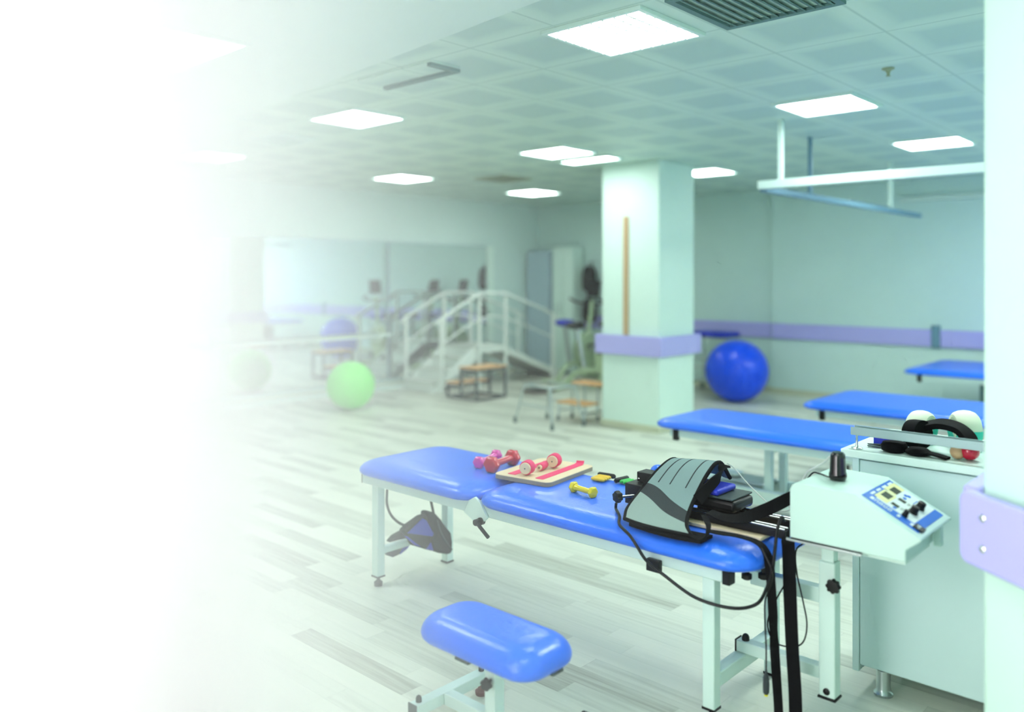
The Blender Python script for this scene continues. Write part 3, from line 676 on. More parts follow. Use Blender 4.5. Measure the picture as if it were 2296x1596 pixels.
MB().ribbon([(bp(.078, .165, zb1 + .002), (1, .13, 0)), (bp(.078, .178, zb1 + .006), (1, .13, 0)), (bp(.077, .183, zb1 + .016), (1, .13, 0))], .04, .002).build('tape_curl', M['velcro'], bd)
R = [[bp(x, y, z) for x, y, _ in rrect(-.1475, .1475, -.1965, .1965, .0305, 0)] for z in (zb0, zb1 - .003)]
MB().rings(R, cap=False).build('board_edge', M['wood_edge'], bd)
def roller(a, b, r, L, label, g=True, rw=.8):
    x, y, z = bp(a, b, zb1 + .003)
    t = thing('hook_tape_roller', label, 'roller', (x, y, z), 'rollers on the exercise board')
    ax = Vector((.35, -1, 0)).normalized(); c = Vector((x, y, z + r)); c0 = c - ax * L / 2
    MB().lathe(c0, [(r * .9, 0), (r, .004), (r, L - .006), (r * .93, L - .003)], 28, ax).build('pink_sleeve', M['velcro'], t)
    MB().lathe(c0 + ax * (L - .003), [(r * rw, 0), (r * rw, .009), (r * (rw - .06), .011), (.004, .011), (.003, .009)], 28, ax).build('wooden_core', M['wood'], t)
    MB().lathe(c0 + ax * (L + .0075), [(.003, 0), (.003, .001)], 10, ax).build('screw', M['darksteel'], t)
roller(-.004, -.135, .031, .045, 'round pink felt roller with wooden core at the near corner of the board')
roller(.018, .05, .031, .045, 'round pink felt roller with wooden core near the far edge of the board')
roller(.0, -.02, .0165, .07, 'slim pink roller lying between the two round rollers', rw=.72)

def hand_grip(label, c, ang, m, group='finger exercisers on the couch'):
    t = thing('finger_exerciser', label, 'finger exerciser', (c[0], c[1], T0 + .001), group)
    d = Vector((math.cos(ang), math.sin(ang), 0)); s = Vector((-d.y, d.x, 0)); o = Vector((c[0], c[1], T0 + .001))
    for k in range(4):
        p = o + s * (k - 1.5) * .0185 + Vector((0, 0, .0105))
        q = MB().tube([p - d * .034, p - d * .031, p - d * .024, p + d * .024, p + d * .031, p + d * .034], [.003, .006, .008, .008, .006, .003], 14); q.build('finger_button', m, t)
    for k in (-1, 1):
        MB().cyl(o + s * -.02 + d * .014 * k + Vector((0, 0, .011)), .0035, .075, 10, s).build('plunger', M['black'], t)
    R = []
    for e, w, hh in ((-.044, .005, .006), (-.036, .009, .011), (.036, .009, .011), (.044, .005, .006)):
        ctr = o + s * .05 + d * e + Vector((0, 0, .0125)); R.append([ctr + s * w * math.cos(2 * PI * k / 12) + Vector((0, 0, hh * math.sin(2 * PI * k / 12))) for k in range(12)])
    MB().rings(R).build('palm_bar', M['black'], t)
hand_grip('yellow finger exerciser with black palm bar behind the yellow dumbbell', (-2.168, 2.915), .12, M['yellow_p'])
hand_grip('green finger exerciser with black palm bar beside the black clamp', (-2.035, 2.945), 1.45, M['green_p'])

# ------------------------------------------------------------------ low blue stool
st = thing('padded_stool', 'low blue padded stool on a white steel H base in front of the couch', 'stool', (-1.855, 1.92, 0))
cushion(MB(), -2.115, -1.598, 1.785, 2.055, .292, .383, .085, .085).build('cushion', M['vinyl'], st, angle=60)
MB().box(-2.03, -1.68, 1.86, 1.98, .276, .2925).build('seat_plate', M['paint'], st, bevel=.002)
for q in ((-1.915, -1.855, 1.80, 1.85), (-1.66, -1.612, 1.925, 1.975)): MB().box(*q, .284, .2925).build('plate_tab', M['darksteel'], st)
post = MB().box(-1.878, -1.832, 1.897, 1.943, .04, .235).build('post', M['paint'], st, bevel=.003)
MB().box(-1.872, -1.838, 1.903, 1.937, .235, .278).build('inner_post', M['paint'], st, bevel=.003)
kk = star_knob(MB(), (-1.842, 1.872, .205), .0185, .014, (.35, -1, 0), 6); kk.cyl((-1.846, 1.88, .205), .005, .025, 10, (-.2, 1, 0)); kk.build('star_knob', M['black'], st)
for x in (-2.095, -1.63):
    bar = MB().box(x - .02, x + .02, 1.78, 2.13, .045, .085).build('base_bar', M['paint'], st, bevel=.003)
    for y in (1.776, 2.13): MB().box(x - .021, x + .021, y, y + .004, .043, .087).build('end_cap', M['darksteel'], bar, bevel=.001)
    for y in (1.805, 2.10):
        MB().lathe((x, y, .085), [(.010, 0), (.010, .012), (.007, .019), (.002, .022)], 16).build('bolt_cap', M['black'], bar)
        MB().lathe((x, y, 0), [(.020, 0), (.022, .006), (.022, .014), (.012, .02), (.012, .045)], 18).build('foot', M['rubber_red'], bar)
MB().box(-2.075, -1.65, 1.90, 1.94, .045, .085).build('base_bar', M['paint'], st, bevel=.003)
# ------------------------------------------------------------------ the other couches
def plinth_couch(name, label, x0, x1, y0, y1, zt, base=True, drop=.0):
    t = thing(name, label, 'treatment couch', ((x0 + x1) / 2, (y0 + y1) / 2, 0), 'hydraulic couches along the far side')
    cushion(MB(), x0, x1, y0, y1, zt - .058, zt, .10, .09).build('cushion', M['vinyl'], t, angle=60)
    f = MB(); z0, z1 = zt - .11, zt - .058; a = .10
    f.box(x0 + a, x1 - a, y0 + .06, y0 + .10, z0, z1).box(x0 + a, x1 - a, y1 - .10, y1 - .06, z0, z1)
    f.box(x0 + a, x0 + a + .04, y0 + .10, y1 - .10, z0, z1).box(x1 - a - .04, x1 - a, y0 + .10, y1 - .10, z0, z1)
    f.build('frame', M['paint'], t, bevel=.004)
    MB().box(x0 + .13, x0 + .165, y0 + .045, y0 + .075, zt - .13, zt - .055).build('end_cap', M['black'], t, bevel=.003)
    ym = (y0 + y1) / 2 + .10; xb0, xb1 = x0 + .15, x1 - .25
    zb = .20
    b = MB()
    for y in (ym - .15, ym + .15):
        b.box(xb0, xb1, y - .025, y + .025, .11, zb)
    b.box(xb0, xb0 + .07, ym - .125, ym + .125, .11, zb).box(xb1 - .07, xb1, ym - .125, ym + .125, .11, zb)
    bo = b.build('base_frame', M['paint'], t, bevel=.004)
    for x in (xb0 + .05, xb1 - .05):
        for y in (ym - .15, ym + .15):
            MB().lathe((x, y, 0), [(.03, 0), (.032, .012), (.02, .02), (.012, .03), (.012, .11)], 16).build('foot', M['black'], bo)
            MB().lathe((x, y - .0255, .155), [(.02, 0), (.02, -.004), (.006, -.007)], 14, (0, 1, 0)).build('bolt', M['black'], bo)
    # parallelogram lifting arms and uprights
    for xx in (xb0 + .46, xb1 - .30):
        ar = MB()
        for y in (ym - .10, ym + .10):
            ar.box(xx, xx + .045, y - .02, y + .02, zb - .06, zt - .11)
        ar.box(xx + .01, xx + .035, ym - .08, ym + .08, zt - .19, zt - .15)
        ar.build('lift_arm', M['paint'], t, bevel=.003)
    MB().box(xb0 + .10, xb0 + .44, ym - .1, ym + .1, zb - .01, zb + .02).build('cover_plate', M['steel'], t, bevel=.003)
    MB().box(xb0 + .14, xb0 + .24, ym - .05, ym + .05, zb + .02, zb + .05).build('lift_motor', M['paint'], t, bevel=.01)
    return t
plinth_couch('hydraulic_couch', 'blue couch directly behind the traction couch, in front of the square pillar', -2.91, -1.0, 4.44, 5.11, .605)
plinth_couch('hydraulic_couch', 'blue couch between the pillar-side couch and the farthest wide couch', -2.53, -.4, 5.78, 6.68, .605)
c4 = plinth_couch('hydraulic_couch', 'farthest wide blue couch along the lilac wall rail', -2.68, -.4, 8.48, 9.72, .61)
MB().box(-2.1, -1.0, 8.9, 9.3, .22, .48).build('motor_box', M['grey_d'], c4, bevel=.01)

# ------------------------------------------------------------------ cabinet and what stands on it
cb = thing('side_cabinet', 'long pale laminate cabinet on steel feet behind the control box', 'cabinet', (-.6, 3.28, 0))
MB().box(-1.128, -1.105, 3.035, 3.54, .075, .845).build('side_panel', M['cabinet'], cb, bevel=.002)
MB().box(-.085, -.062, 3.035, 3.54, .09, .845).build('side_panel', M['cabinet'], cb, bevel=.002)
MB().box(-1.105, -.085, 3.06, 3.54, .09, .845).build('body', M['cabinet'], cb, bevel=.002)
MB().box(-1.104, -.60, 3.042, 3.059, .10, .838).build('front_panel', M['cabinet'], cb, bevel=.002)
MB().box(-.595, -.086, 3.042, 3.059, .10, .838).build('front_panel', M['cabinet'], cb, bevel=.002)
MB().box(-1.165, -.055, 3.02, 3.55, .846, .874).build('worktop', M['paint'], cb, bevel=.003)
for x in (-1.035, -.15):
    for y in (3.08, 3.48):
        MB().lathe((x, y, 0), [(.032, 0), (.033, .008), (.026, .016), (.024, .024), (.024, .09)], 24).build('foot', M['steel'], cb)
rl = thing('tray_rail', 'flat steel tray rail on thin posts along the cabinet top', 'rail', (-.6, 3.06, .875))
MB().box(-1.135, -.12, 3.04, 3.075, .930, .936).box(-1.135, -.12, 3.036, 3.04, .926, .955).box(-1.135, -.12, 3.075, 3.079, .926, .955).build('channel', M['railsteel'], rl, bevel=.001)
for x in (-1.12, -.14):
    MB().lathe((x, 3.057, .875), [(.02, 0), (.02, .003), (.006, .006), (.004, .012), (.004, .045), (.010, .055)], 16).build('post', M['chrome'], rl)
ztop = .8755
def foam_cuff(label, x, y, r, tilt):
    t = thing('foam_cuff', label, 'cuff', (x, y, ztop), 'foam cuffs on the cabinet')
    R = []
    n, m = 36, 14
    ax = Vector((math.cos(tilt), math.sin(tilt), 0)); w = Vector((0, 0, 1)); u = ax.cross(w)
    C = Vector((x, y, ztop + r))
    mb = MB(); rings = []
    for k in range(n + 1):
        a = 2 * PI * k / n; c = C + (u * math.cos(a) + w * math.sin(a)) * r * .68; rad = u * math.cos(a) + w * math.sin(a)
        rings.append([c + (rad * math.cos(2 * PI * j / m) * .32 + ax * math.sin(2 * PI * j / m) * .62) * r for j in range(m)])
    mb.rings(rings, cap=False).build('foam_ring', M['cream'], t)
    mb = MB(); rings = []
    for k in range(14):
        a = PI + PI * k / 13; rad = u * math.cos(a) + w * math.sin(a)
        rings.append([C + rad * r * rr_ + ax * h * r for rr_, h in ((.98, -.66), (1.0, -.66), (1.0, .66), (.98, .66))] if 0 else [C + (rad * r * (.70 + .33 * math.cos(2 * PI * j / m)) + ax * math.sin(2 * PI * j / m) * .66 * r) for j in range(m)])
    mb.rings(rings).build('rubber_cover', M['teal'], t)
foam_cuff('cream and teal foam cuff on the cabinet, next to the blue box', -.975, 3.31, .062, -.2)
foam_cuff('cream and teal foam cuff on the cabinet, between the other cuff and the pillar', -.835, 3.34, .068, .6)
x = MB().rings([rrect(-1.10, -1.02, 3.16, 3.215, .012, z) for z in (ztop, ztop + .055)]).build('blue_box', M['vinyl_deep'], bevel=.004)
tag(x, 'small dark blue box behind the steel tray rail on the cabinet', 'box')
t = thing('rolled_strap', 'big black rolled strap heaped behind the steel rail on the cabinet', 'strap', (-.95, 3.2, ztop))
MB().lathe((-.98, 3.20, ztop + .052), [(.006, 0), (.05, .002), (.052, .02), (.05, .055), (.006, .057)], 32, (.9, -.35, .1)).build('roll', M['fabric_black'], t)
MB().ribbon([((-.94, 3.22, ztop + .08), (0, 1, .2)), ((-.88, 3.21, ztop + .098), (0, 1, .2)), ((-.82, 3.20, ztop + .09), (0, 1, .2)), ((-.785, 3.19, ztop + .06), (.3, 1, .2)), ((-.775, 3.18, ztop + .02), (.4, 1, 0))], .06, .02).build('loose_end', M['fabric_black'], t)
t = thing('coiled_strap', 'flat black coiled strap in front of the steel rail on the cabinet', 'strap', (-.98, 3.09, ztop))
MB().lathe((-1.00, 3.088, ztop), [(.03, 0), (.042, .006), (.045, .02), (.038, .034), (.012, .038)], 28).build('coil', M['fabric_black'], t)
MB().lathe((-.92, 3.088, ztop), [(.03, 0), (.040, .005), (.042, .014), (.03, .024), (.004, .026)], 28).build('coil', M['fabric_black'], t)
MB().ribbon([((-.90, 3.085, ztop + .012), (0, 1, 0)), ((-.86, 3.08, ztop + .01), (0, 1, 0)), ((-.82, 3.075, ztop + .004), (0, 1, 0))], .035, .008).build('strap_end', M['fabric_black'], t)
t = thing('shears', 'long grey shears lying on the cabinet near its left corner', 'shears', (-1.07, 3.12, ztop))
for d in (-.0035, .006):
    MB().prism([(-1.103, 3.115 + d * .2, ztop + .002 + max(d, 0)), (-1.095, 3.105 + d, ztop + .002 + max(d, 0)), (-1.03, 3.128 + d * 2, ztop + .002 + max(d, 0)), (-1.034, 3.142 + d * 2, ztop + .002 + max(d, 0))], (0, 0, .004)).build('blade', M['darksteel'], t)
t = thing('hand_ball', 'small red and ochre ball on the cabinet beside the near pillar', 'ball', (-.775, 3.12, ztop))
MB().ball((-.765, 3.12, ztop + .031), .031).build('red_half', M['red'], t)
MB().ball((-.80, 3.11, ztop + .024), .024).build('ochre_half', M['stick'], t)

# ------------------------------------------------------------------ balls
def ball(name, label, x, y, r, m):
    t = thing(name, label, 'exercise ball', (x, y, 0), 'exercise balls')
    mb = MB(); n, mm = 56, 36; R = []
    for j in range(mm + 1):
        a = PI * j / mm; z = -math.cos(a); rr_ = math.sin(a)
        zz = r + z * r
        zz = max(zz, .012 if 0 else .006 * r)
        g = 1 + (.004 if j % 6 == 0 and 0 < j < mm else 0)
        R.append([(x + r * max(rr_, .002) * g * math.cos(2 * PI * k / n), y + r * max(rr_, .002) * g * math.sin(2 * PI * k / n), zz) for k in range(n)])
    mb.rings(R).build('skin', m, t, angle=80)
    d = Vector((.35, -.7, .62)).normalized(); c = Vector((x, y, r)) + d * (r - .004)
    MB().lathe(c, [(.012, 0), (.012, .005), (.004, .006)], 14, d).build('valve', m, t)
ball('exercise_ball', 'big blue exercise ball on the floor by the far lilac wall rail', -4.75, 9.1, .37, M['ball_blue'])
ball('exercise_ball', 'lime green exercise ball in front of the mirror wall', -7.67, 5.6, .272, M['ball_green'])

# ------------------------------------------------------------------ mirrors and barre
def mirror(y0, y1, label):
    t = thing('wall_mirror', label, 'mirror', (XL, (y0 + y1) / 2, .12), 'mirror panels')
    MB().box(XL + .001, XL + .03, y0, y1, .12, 1.97).build('backing', M['locker'], t)
    MB().box(XL + .0305, XL + .034, y0 + .006, y1 - .006, .126, 1.964).build('glass', M['mirror'], t, smooth=False)
mirror(2.30, 4.65, 'mirror panel farthest into the white fade on the left wall')
mirror(4.66, 7.00, 'middle mirror panel on the left wall behind the green ball')
mirror(7.03, 8.90, 'mirror panel nearest the room corner, behind the white staircase')
br = thing('handrail_bar', 'white round handrail on wall brackets in front of the mirrors', 'handrail', (-8.62, 5.7, .72))
MB().cyl((-8.62, 4.2, .725), .022, 2.75, 14, (0, 1, 0)).build('bar', M['paint'], br)
for y in (4.4, 5.6, 6.8):
    MB().tube([(-8.765, y, .66), (-8.66, y, .66), (-8.62, y, .70)], .012, 10).build('bracket', M['paint'], br)
struct(MB().box(XL + .001, XL + .06, 8.91, 9.03, .0, 1.95).build('trim_10', M['pillar'], bevel=.004))

# ------------------------------------------------------------------ rehabilitation staircase with ramp
rs = thing('exercise_staircase', 'white training staircase with handrails and a ramp down its far side', 'training stairs', (-8.24, 8.3, 0))
sx0, sx1 = -8.55, -7.94; yS, rise, run, ns = 7.09, .14, .245, 4
for i in range(ns):
    y = yS + run * i; z = rise * (i + 1)
    d = run if i < ns - 1 else .55
    s = MB().box(sx0 + .02, sx1 - .02, y, y + .02, rise * i + (.003 if i == 0 else 0), z - .02).build('riser', M['white'], rs)
    tr = MB().box(sx0 + .015, sx1 - .015, y - .02, y + d, z - .02, z).build('tread', M['tread_grey'], rs, bevel=.003)
zp = rise * ns
for x in (sx0, sx1):
    MB().prism([(x - .02, yS - .06, .0), (x - .02, yS + .03, .0), (x - .02, yS + run * 3.1, zp - .18), (x - .02, yS + run * 3.1, zp - .02), (x - .02, yS + run * 2.8, zp - .02)], (.04, 0, 0)).build('stringer', M['white'], rs, bevel=.003)
    MB().box(x - .02, x + .02, yS + run * 3, yS + run * 3 + .55, zp - .1, zp - .022).build('platform_edge', M['white'], rs, bevel=.003)
yp0, yp1 = yS + run * 3, yS + run * 3 + .55
rp = MB().prism([(sx0 + .02, yp1, zp), (sx0 + .02, yp1, zp - .03), (sx0 + .02, 9.62, .004), (sx0 + .02, 9.66, .004)], (sx1 - sx0 - .04, 0, 0)).build('ramp', M['tread_grey'], rs)
for x in (sx0, sx1):
    MB().beam((x, yp1, zp - .06), (x, 9.62, .04), .04, .08).build('ramp_edge', M['white'], rs, bevel=.003)
    for y in (7.18, yp0 + .05, yp1 + .02, 9.42):
        zg = .02
        MB().box(x - .02 + (.045 if x == sx1 else -.045), x + .02 + (.045 if x == sx1 else -.045), y - .02, y + .02, 0, (1.0 if y < 7.5 or y > 9.2 else 1.25) - .02).build('post', M['white'], rs, bevel=.003)
    xo = x + (.045 if x == sx1 else -.045)
    MB().tube(spline([(xo, 7.10, .88), (xo, 7.18, .95), (xo, yp0 + .0, 1.25), (xo, yp0 + .1, 1.27), (xo, yp1, 1.27), (xo, yp1 + .08, 1.25), (xo, 9.42, .95), (xo, 9.54, .86)], 4), .02, 12).build('handrail', M['white'], rs)
    MB().tube(spline([(xo, 7.18, .62), (xo, yp0 + .05, .92), (xo, yp1 + .02, .92), (xo, 9.42, .60)], 4), .012, 10).build('lower_rail', M['white'], rs)

# ------------------------------------------------------------------ step box, low stand, step stool, disc, trolley
sb = thing('step_box', 'two level step box of dark square tube with wooden tops', 'step', (-7.29, 7.23, 0))
f = MB(); w = .014
bx0, bxm, bx1, by0, by1, hz1, hz2 = -7.55, -7.31, -7.04, 6.98, 7.48, .20, .40
def post_(x, y, z): f.box(x - w, x + w, y - w, y + w, 0, z)
def bar_(a, b): f.beam(a, b, 2 * w, 2 * w, (0, 0, 1) if abs(a[2] - b[2]) < .01 else (0, 1, 0))
for x, z in ((bx0, hz1), (bxm, hz2), (bx1, hz2)):
    for y in (by0, by1): post_(x, y, z - .02)
for z in (w, hz1 - .038):
    for y in (by0, by1): bar_((bx0, y, z), (bx1 if z < .1 else bxm, y, z))
for x in (bx0, bx1): bar_((x, by0, w), (x, by1, w))
for y in (by0, by1): bar_((bxm, y, hz2 - .038), (bx1, y, hz2 - .038))
for x in (bxm, bx1): bar_((x, by0, hz2 - .038), (x, by1, hz2 - .038))
bar_((bx0, by0, hz1 - .038), (bx0, by1, hz1 - .038))
f.build('frame', M['darksteel'], sb, smooth=False)
MB().box(bx0 - .02, bxm - .02, by0 - .02, by1 + .02, hz1 - .019, hz1).build('wooden_top', M['wood_tread'], sb, bevel=.003)
MB().box(bxm - .02, bx1 + .02, by0 - .02, by1 + .02, hz2 - .019, hz2).build('wooden_top', M['wood_tread'], sb, bevel=.003)

ls = thing('low_stand', 'low pale metal stand with four splayed legs on grey rubber feet', 'stand', (-5.42, 6.41, 0))
fp4 = [(-5.742, 6.25), (-5.66, 6.66), (-5.18, 6.17), (-5.10, 6.57)]; tp4 = [(-5.64, 6.28), (-5.58, 6.60), (-5.24, 6.21), (-5.18, 6.52)]
for (a, b), (c, d) in zip(fp4, tp4):
    l = MB().tube([(a, b, .02), (c, d, .40)], .011, 12).build('leg', M['steel'], ls)
    MB().lathe((a, b, 0), [(.02, 0), (.022, .015), (.018, .03), (.016, .06), (.012, .065)], 14).build('rubber_foot', M['rubber_grey'], l)
MB().tube([(*tp4[0], .40), (*tp4[1], .40), (*tp4[3], .40), (*tp4[2], .40), (*tp4[0], .40)], .011, 10).build('top_rail', M['steel'], ls)
MB().tube([(-5.69, 6.265, .2), (-5.21, 6.19, .2)], .008, 10).build('cross_rail', M['steel'], ls)

ss = thing('step_stool', 'small two tread step stool with wooden treads beside the square pillar', 'step stool', (-5.36, 6.9, 0))
for (y0, y1, z) in ((6.66, 6.87, .20), (6.90, 7.12, .38)):
    MB().box(-5.53, -5.14, y0, min(y1, 6.87) if z < .3 else y1, z - .022, z).build('tread', M['wood_tread'], ss, bevel=.004) if z < .3 else MB().box(-5.53, -5.1, y0, y1, z - .022, z).build('tread', M['wood_tread'], ss, bevel=.004)
for x in (-5.50, -5.16):
    for y, z in ((6.68, .18), (6.88, .36), (7.10, .36)):
        l = MB().tube([(x, y - (.03 if y < 6.8 else 0), .02), (x, y, z)], .011, 12).build('leg', M['steel'], ss)
        MB().lathe((x, y - (.03 if y < 6.8 else 0), 0), [(.018, 0), (.019, .02), (.013, .05), (.011, .052)], 14).build('rubber_foot', M['rubber_grey'], l)
    MB().tube([(x, 6.66, .10), (x, 7.10, .10)], .008, 10).build('stretcher', M['steel'], ss)

bdsk = thing('balance_disc', 'flat dark brown balance disc on the floor behind the low stand', 'balance disc', (-7.0, 8.06, 0))
MB().lathe((-7.0, 8.06, .03), [(.02, -.03), (.10, -.022), (.22, 0), (.225, .012), (.215, .02), (.004, .022)], 36).build('disc', mat('dark_brown_rubber', (92, 78, 66), .7), bdsk)
MB().lathe((-7.0, 8.06, .0525), [(.19, 0), (.19, .002), (.10, .002), (.10, 0)], 36).build('grip_ring', M['rubber_grey'], bdsk)

tl = thing('trolley', 'steel trolley on casters behind the big blue ball', 'trolley', (-5.3, 9.55, 0))
for x in (-5.64, -5.14):
    for y in (9.52, 9.88):
        l = MB().cyl((x, y, .09), .012, .62, 12).build('post', M['steel'], tl)
        k = MB().lathe((x - .01, y - .02, .04), [(.012, -.014), (.038, -.012), (.04, 0), (.038, .012), (.012, .014)], 20, (.5, 1, 0)).build('caster', M['rubber_grey'], l)
        MB().beam((x, y, .03), (x, y, .095), .03, .012, (1, 0, 0)).build('caster_fork', M['steel'], l)
for z in (.14, .42, .70): MB().box(-5.66, -5.12, 9.50, 9.90, z, z + .018).build('shelf', M['steel'], tl, bevel=.004)
for y in (9.505, 9.895): MB().cyl((-5.66, y, .33), .008, .54, 10, (1, 0, 0)).build('side_rail', M['steel'], tl)
t = MB(); cushion(t, -5.66, -5.10, 9.49, 9.90, .72, .79, .05, .04); tag(t.build('folded_pad', M['vinyl_deep'], angle=60), 'dark blue pad lying on top of the steel trolley', 'pad')

# ------------------------------------------------------------------ far corner
lk = thing('locker', 'tall blue-grey locker in the room corner behind the exercise bike', 'locker', (-8.45, 9.9, 0))
MB().box(-8.74, -8.28, 9.80, 10.05, .05, 1.9).build('body', M['locker'], lk, bevel=.006)
d = MB().box(-8.73, -8.29, 9.78, 9.798, .08, 1.88).build('door', M['locker'], lk, bevel=.004)
MB().box(-8.34, -8.32, 9.76, 9.78, .9, 1.05).build('handle', M['steel'], d, bevel=.003)
MB().box(-8.72, -8.30, 9.82, 10.03, 0, .05).build('plinth', M['grey_d'], lk)
wc = thing('tall_cupboard', 'tall white cupboard standing against the far wall by the blue-grey locker', 'cupboard', (-8.0, 9.85, 0))
MB().box(-8.24, -7.84, 9.84, 10.09, .05, 1.95).build('body', M['pillar'], wc, bevel=.006)
for x0, x1 in ((-8.235, -8.045), (-8.035, -7.845)):
    d = MB().box(x0, x1, 9.82, 9.838, .07, 1.93).build('door', M['pillar'], wc, bevel=.003)
    MB().cyl(((x0 + x1) / 2 + .06 * (1 if x0 < -8.1 else -1), 9.71, .95), .008, .14, 8).build('handle', M['steel'], d)
MB().box(-8.22, -7.86, 9.86, 10.08, 0, .05).build('plinth', M['grey_d'], wc)

def exercise_bike(label, x, y, ang, frame, seatm):
    t = thing('exercise_bike', label, 'exercise bike', (x, y, 0), 'exercise bikes in the far corner')
    c, s = math.cos(ang), math.sin(ang)
    def P(a, b, z): return (x + a * c - b * s, y + a * s + b * c, z)
    MB().tube([P(-.45, -.25, .03), P(-.45, .25, .03)], .03, 12).build('foot_bar', frame, t)
    MB().tube([P(.5, -.25, .03), P(.5, .25, .03)], .03, 12).build('foot_bar', frame, t)
    MB().tube(spline([P(-.45, 0, .05), P(-.2, 0, .25), P(.2, 0, .25), P(.5, 0, .05)], 6), .035, 12).build('main_beam', frame, t)
    h = MB().lathe(P(.28, -.07, .42), [(.02, 0), (.24, .0), (.27, .02), (.27, .12), (.24, .14), (.02, .14)], 36, (-s, c, 0)).build('flywheel_housing', frame, t)
    MB().tube([P(-.15, 0, .3), P(-.25, 0, .80)], .03, 12).build('seat_post', M['steel'], t)
    sd = MB().lathe(P(-.27, 0, .80), [(.05, 0), (.13, .03), (.14, .06), (.11, .09), (.01, .1)], 24).build('seat', seatm, t)
    MB().tube([P(.3, 0, .6), P(.42, 0, 1.15)], .03, 12).build('mast', frame, t)
    MB().tube(spline([P(.2, -.25, 1.18), P(.36, -.23, 1.12), P(.42, 0, 1.1), P(.36, .23, 1.12), P(.2, .25, 1.18)], 6), .016, 10).build('handlebar', M['black'], t)
    cn = MB().prism([P(.40, -.11, 1.2), P(.40, .11, 1.2), P(.46, .1, 1.44), P(.46, -.1, 1.44)], (.05 * c, .05 * s, .01)).build('console', M['black'], t, bevel=.015)
    for k in (-1, 1):
        a = MB().tube([P(.28, k * .10, .42), P(.28 + .12 * k, k * .12, .42 - .10 * k)], .014, 10).build('crank', M['steel'], t)
        MB().beam(P(.22 + .12 * k, k * .17, .42 - .10 * k), P(.34 + .12 * k, k * .17, .42 - .10 * k), .09, .03).build('pedal', M['black'], a)
exercise_bike('olive exercise bike with blue seat in front of the blue-grey locker', -8.05, 9.05 + .0, .9, M['olive'], M['vinyl_deep']) if 0 else None
exercise_bike('olive exercise bike with blue seat between the ramp and the white cupboard', -7.35, 9.28, 1.62, M['olive'], M['vinyl_deep'])
exercise_bike('olive exercise bike with black seat half hidden by the left edge of the square pillar', -6.57, 8.70, .3, M['olive'], M['black'])
exercise_bike('olive exercise bike standing behind the square pillar, seen in the mirror', -6.62, 9.42, 1.3, M['olive'], M['black'])
def hanging_bag(label, z0, z1):
    t = thing('hanging_bag', label, 'bag', (-7.65, 9.99, z0), 'dark bags hanging beside the pillar')
    R = []
    for k, wz in ((0, .55), (.06, .8), (.2, .98), (.5, 1.), (.8, .92), (.95, .7), (1., .4)):
        z = z0 + (z1 - z0) * k; R.append(rrect(-7.65 - .105 * wz, -7.65 + .105 * wz, 10.0 - .09 * wz, 10.0 + .06 * wz, .05 * wz, z))
    MB().rings(R).build('body', M['black'], t, angle=70)
    MB().tube(spline([(-7.69, 9.99, z1 - .03), (-7.68, 10.02, z1 + .04), (-7.65, 10.07, z1 + .07), (-7.62, 10.02, z1 + .04), (-7.61, 9.99, z1 - .03)], 5), .008, 8).build('handle', M['fabric_black'], t)
    MB().cyl((-7.65, 10.15, z1 + .07), .012, .10, 10, (0, -1, 0)).build('hook', M['steel'], t)
hanging_bag('upper of two dark bags hanging on the far wall beside the pillar', 1.27, 1.66)
hanging_bag('lower of two dark bags hanging on the far wall beside the pillar', .80, 1.17)

# ------------------------------------------------------------------ fog added in the aisle to make the white fade, thickest towards the left
hz = bpy.data.objects.new('haze', bpy.data.meshes.new('haze')); COL.objects.link(hz); hz['kind'] = 'stuff'
tag(hz, 'white fade made by fog added in the aisle, thickest far from the column', 'haze')
ng = bpy.data.node_groups.new('haze', 'GeometryNodeTree'); ng.interface.new_socket('Geometry', in_out='OUTPUT', socket_type='NodeSocketGeometry')
gN = ng.nodes.new; gL = ng.links.new
go = gN('NodeGroupOutput'); vc = gN('GeometryNodeVolumeCube'); sm = gN('GeometryNodeSetMaterial')
vc.inputs['Min'].default_value = (-4.3, 0.0, .05); vc.inputs['Max'].default_value = (-.5, 1.05, HC - .07)
vc.inputs['Resolution X'].default_value = 30; vc.inputs['Resolution Y'].default_value = 6; vc.inputs['Resolution Z'].default_value = 8
gp = gN('GeometryNodeInputPosition'); gs = gN('ShaderNodeSeparateXYZ'); gL(gp.outputs[0], gs.inputs[0])
def gm(op, a, b):
    n = gN('ShaderNodeMath'); n.operation = op
    for k, v in enumerate((a, b)):
        if isinstance(v, (int, float)): n.inputs[k].default_value = v
        else: gL(v, n.inputs[k])
    return n.outputs[0]
gL(gm('MINIMUM', gm('MULTIPLY', gm('POWER', gm('ABSOLUTE', gs.outputs[0], 0), 4.), .16), 3.2), vc.inputs['Density'])
gL(vc.outputs[0], sm.inputs[0]); gL(sm.outputs[0], go.inputs[0])
hm = bpy.data.materials.new('haze'); hm.use_nodes = True; hn = hm.node_tree; hn.nodes.remove(hn.nodes['Principled BSDF'])
pv = hn.nodes.new('ShaderNodeVolumePrincipled'); hn.links.new(pv.outputs[0], hn.nodes['Material Output'].inputs['Volume'])
pv.inputs['Color'].default_value = (1, 1, 1, 1); pv.inputs['Density'].default_value = 1.
sm.inputs['Material'].default_value = hm
hz.modifiers.new('haze', 'NODES').node_group = ng

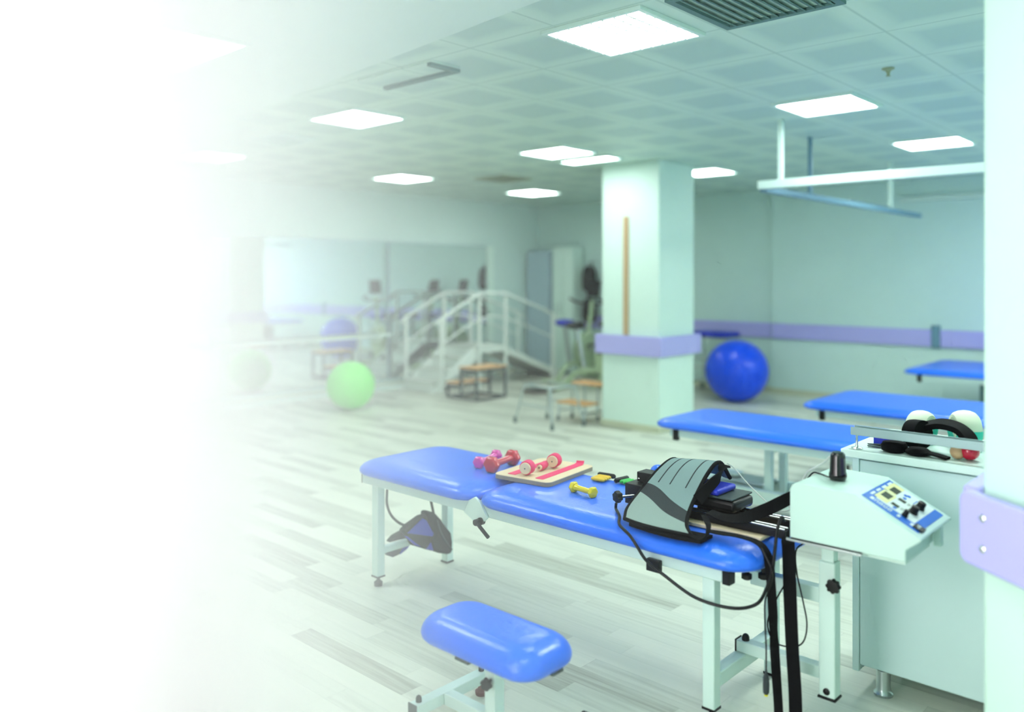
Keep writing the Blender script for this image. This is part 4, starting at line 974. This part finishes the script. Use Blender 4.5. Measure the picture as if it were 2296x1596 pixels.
# ------------------------------------------------------------------ light
def area(name, loc, rot, sx, sy, e, col=(1, 1, 1)):
    l = bpy.data.lights.new(name, 'AREA'); l.shape = 'RECTANGLE'; l.size = sx; l.size_y = sy; l.energy = e; l.color = col
    o = bpy.data.objects.new(name, l); COL.objects.link(o); o.location = loc; o.rotation_euler = rot; return o
# unseen lamp added at the near wall opening to whiten the fog
area('fog_fill', ((WX0 + WX1) / 2, YB + .02, (WZ0 + WZ1) / 2), (math.radians(90), 0, 0), WX1 - WX0, WZ1 - WZ0, 165., (1, .93, .945))
# unseen fill lamps added below the ceiling to brighten cabinet and far wall
for x, y, k in ((-.9, 1.2, .12), (-.9, 4.1, .5), (-.5, 7.6, .5), (.3, 8.6, .7)):
    area('fill_lamp', (x, y, HC - .035), (0, 0, 0), .55, .55, 38. * k, (.9, 1, .95))

w = bpy.data.worlds.new('world'); SC.world = w; w.use_nodes = True
w.node_tree.nodes['Background'].inputs[0].default_value = (.9, 1, 1, 1); w.node_tree.nodes['Background'].inputs[1].default_value = 1.

# ------------------------------------------------------------------ camera
cd = bpy.data.cameras.new('camera'); cam = bpy.data.objects.new('camera', cd); COL.objects.link(cam); SC.camera = cam
cam.location = (0, 0, 1.5); cam.rotation_euler = (math.radians(90), 0, math.radians(42.8))
cd.sensor_width = 36; cd.lens = 1850 / 2296 * 36; cd.shift_y = -178 / 2296; cd.clip_start = .05
cd.dof.use_dof = True; cd.dof.focus_distance = 3.25; cd.dof.aperture_fstop = .85

SC.view_settings.view_transform = 'Standard'; SC.view_settings.look = 'None'; SC.view_settings.gamma = 1; SC.view_settings.use_curve_mapping = False
SC.view_settings.exposure = .98
cy = SC.cycles
cy.max_bounces = 6; cy.diffuse_bounces = 4; cy.glossy_bounces = 3; cy.volume_bounces = 1; cy.volume_step_rate = 2.; cy.transparent_max_bounces = 6
cy.use_adaptive_sampling = True; cy.adaptive_threshold = .08; cy.adaptive_min_samples = 8
cy.use_denoising = True; cy.sample_clamp_indirect = 6.
cy.caustics_reflective = False; cy.caustics_refractive = False
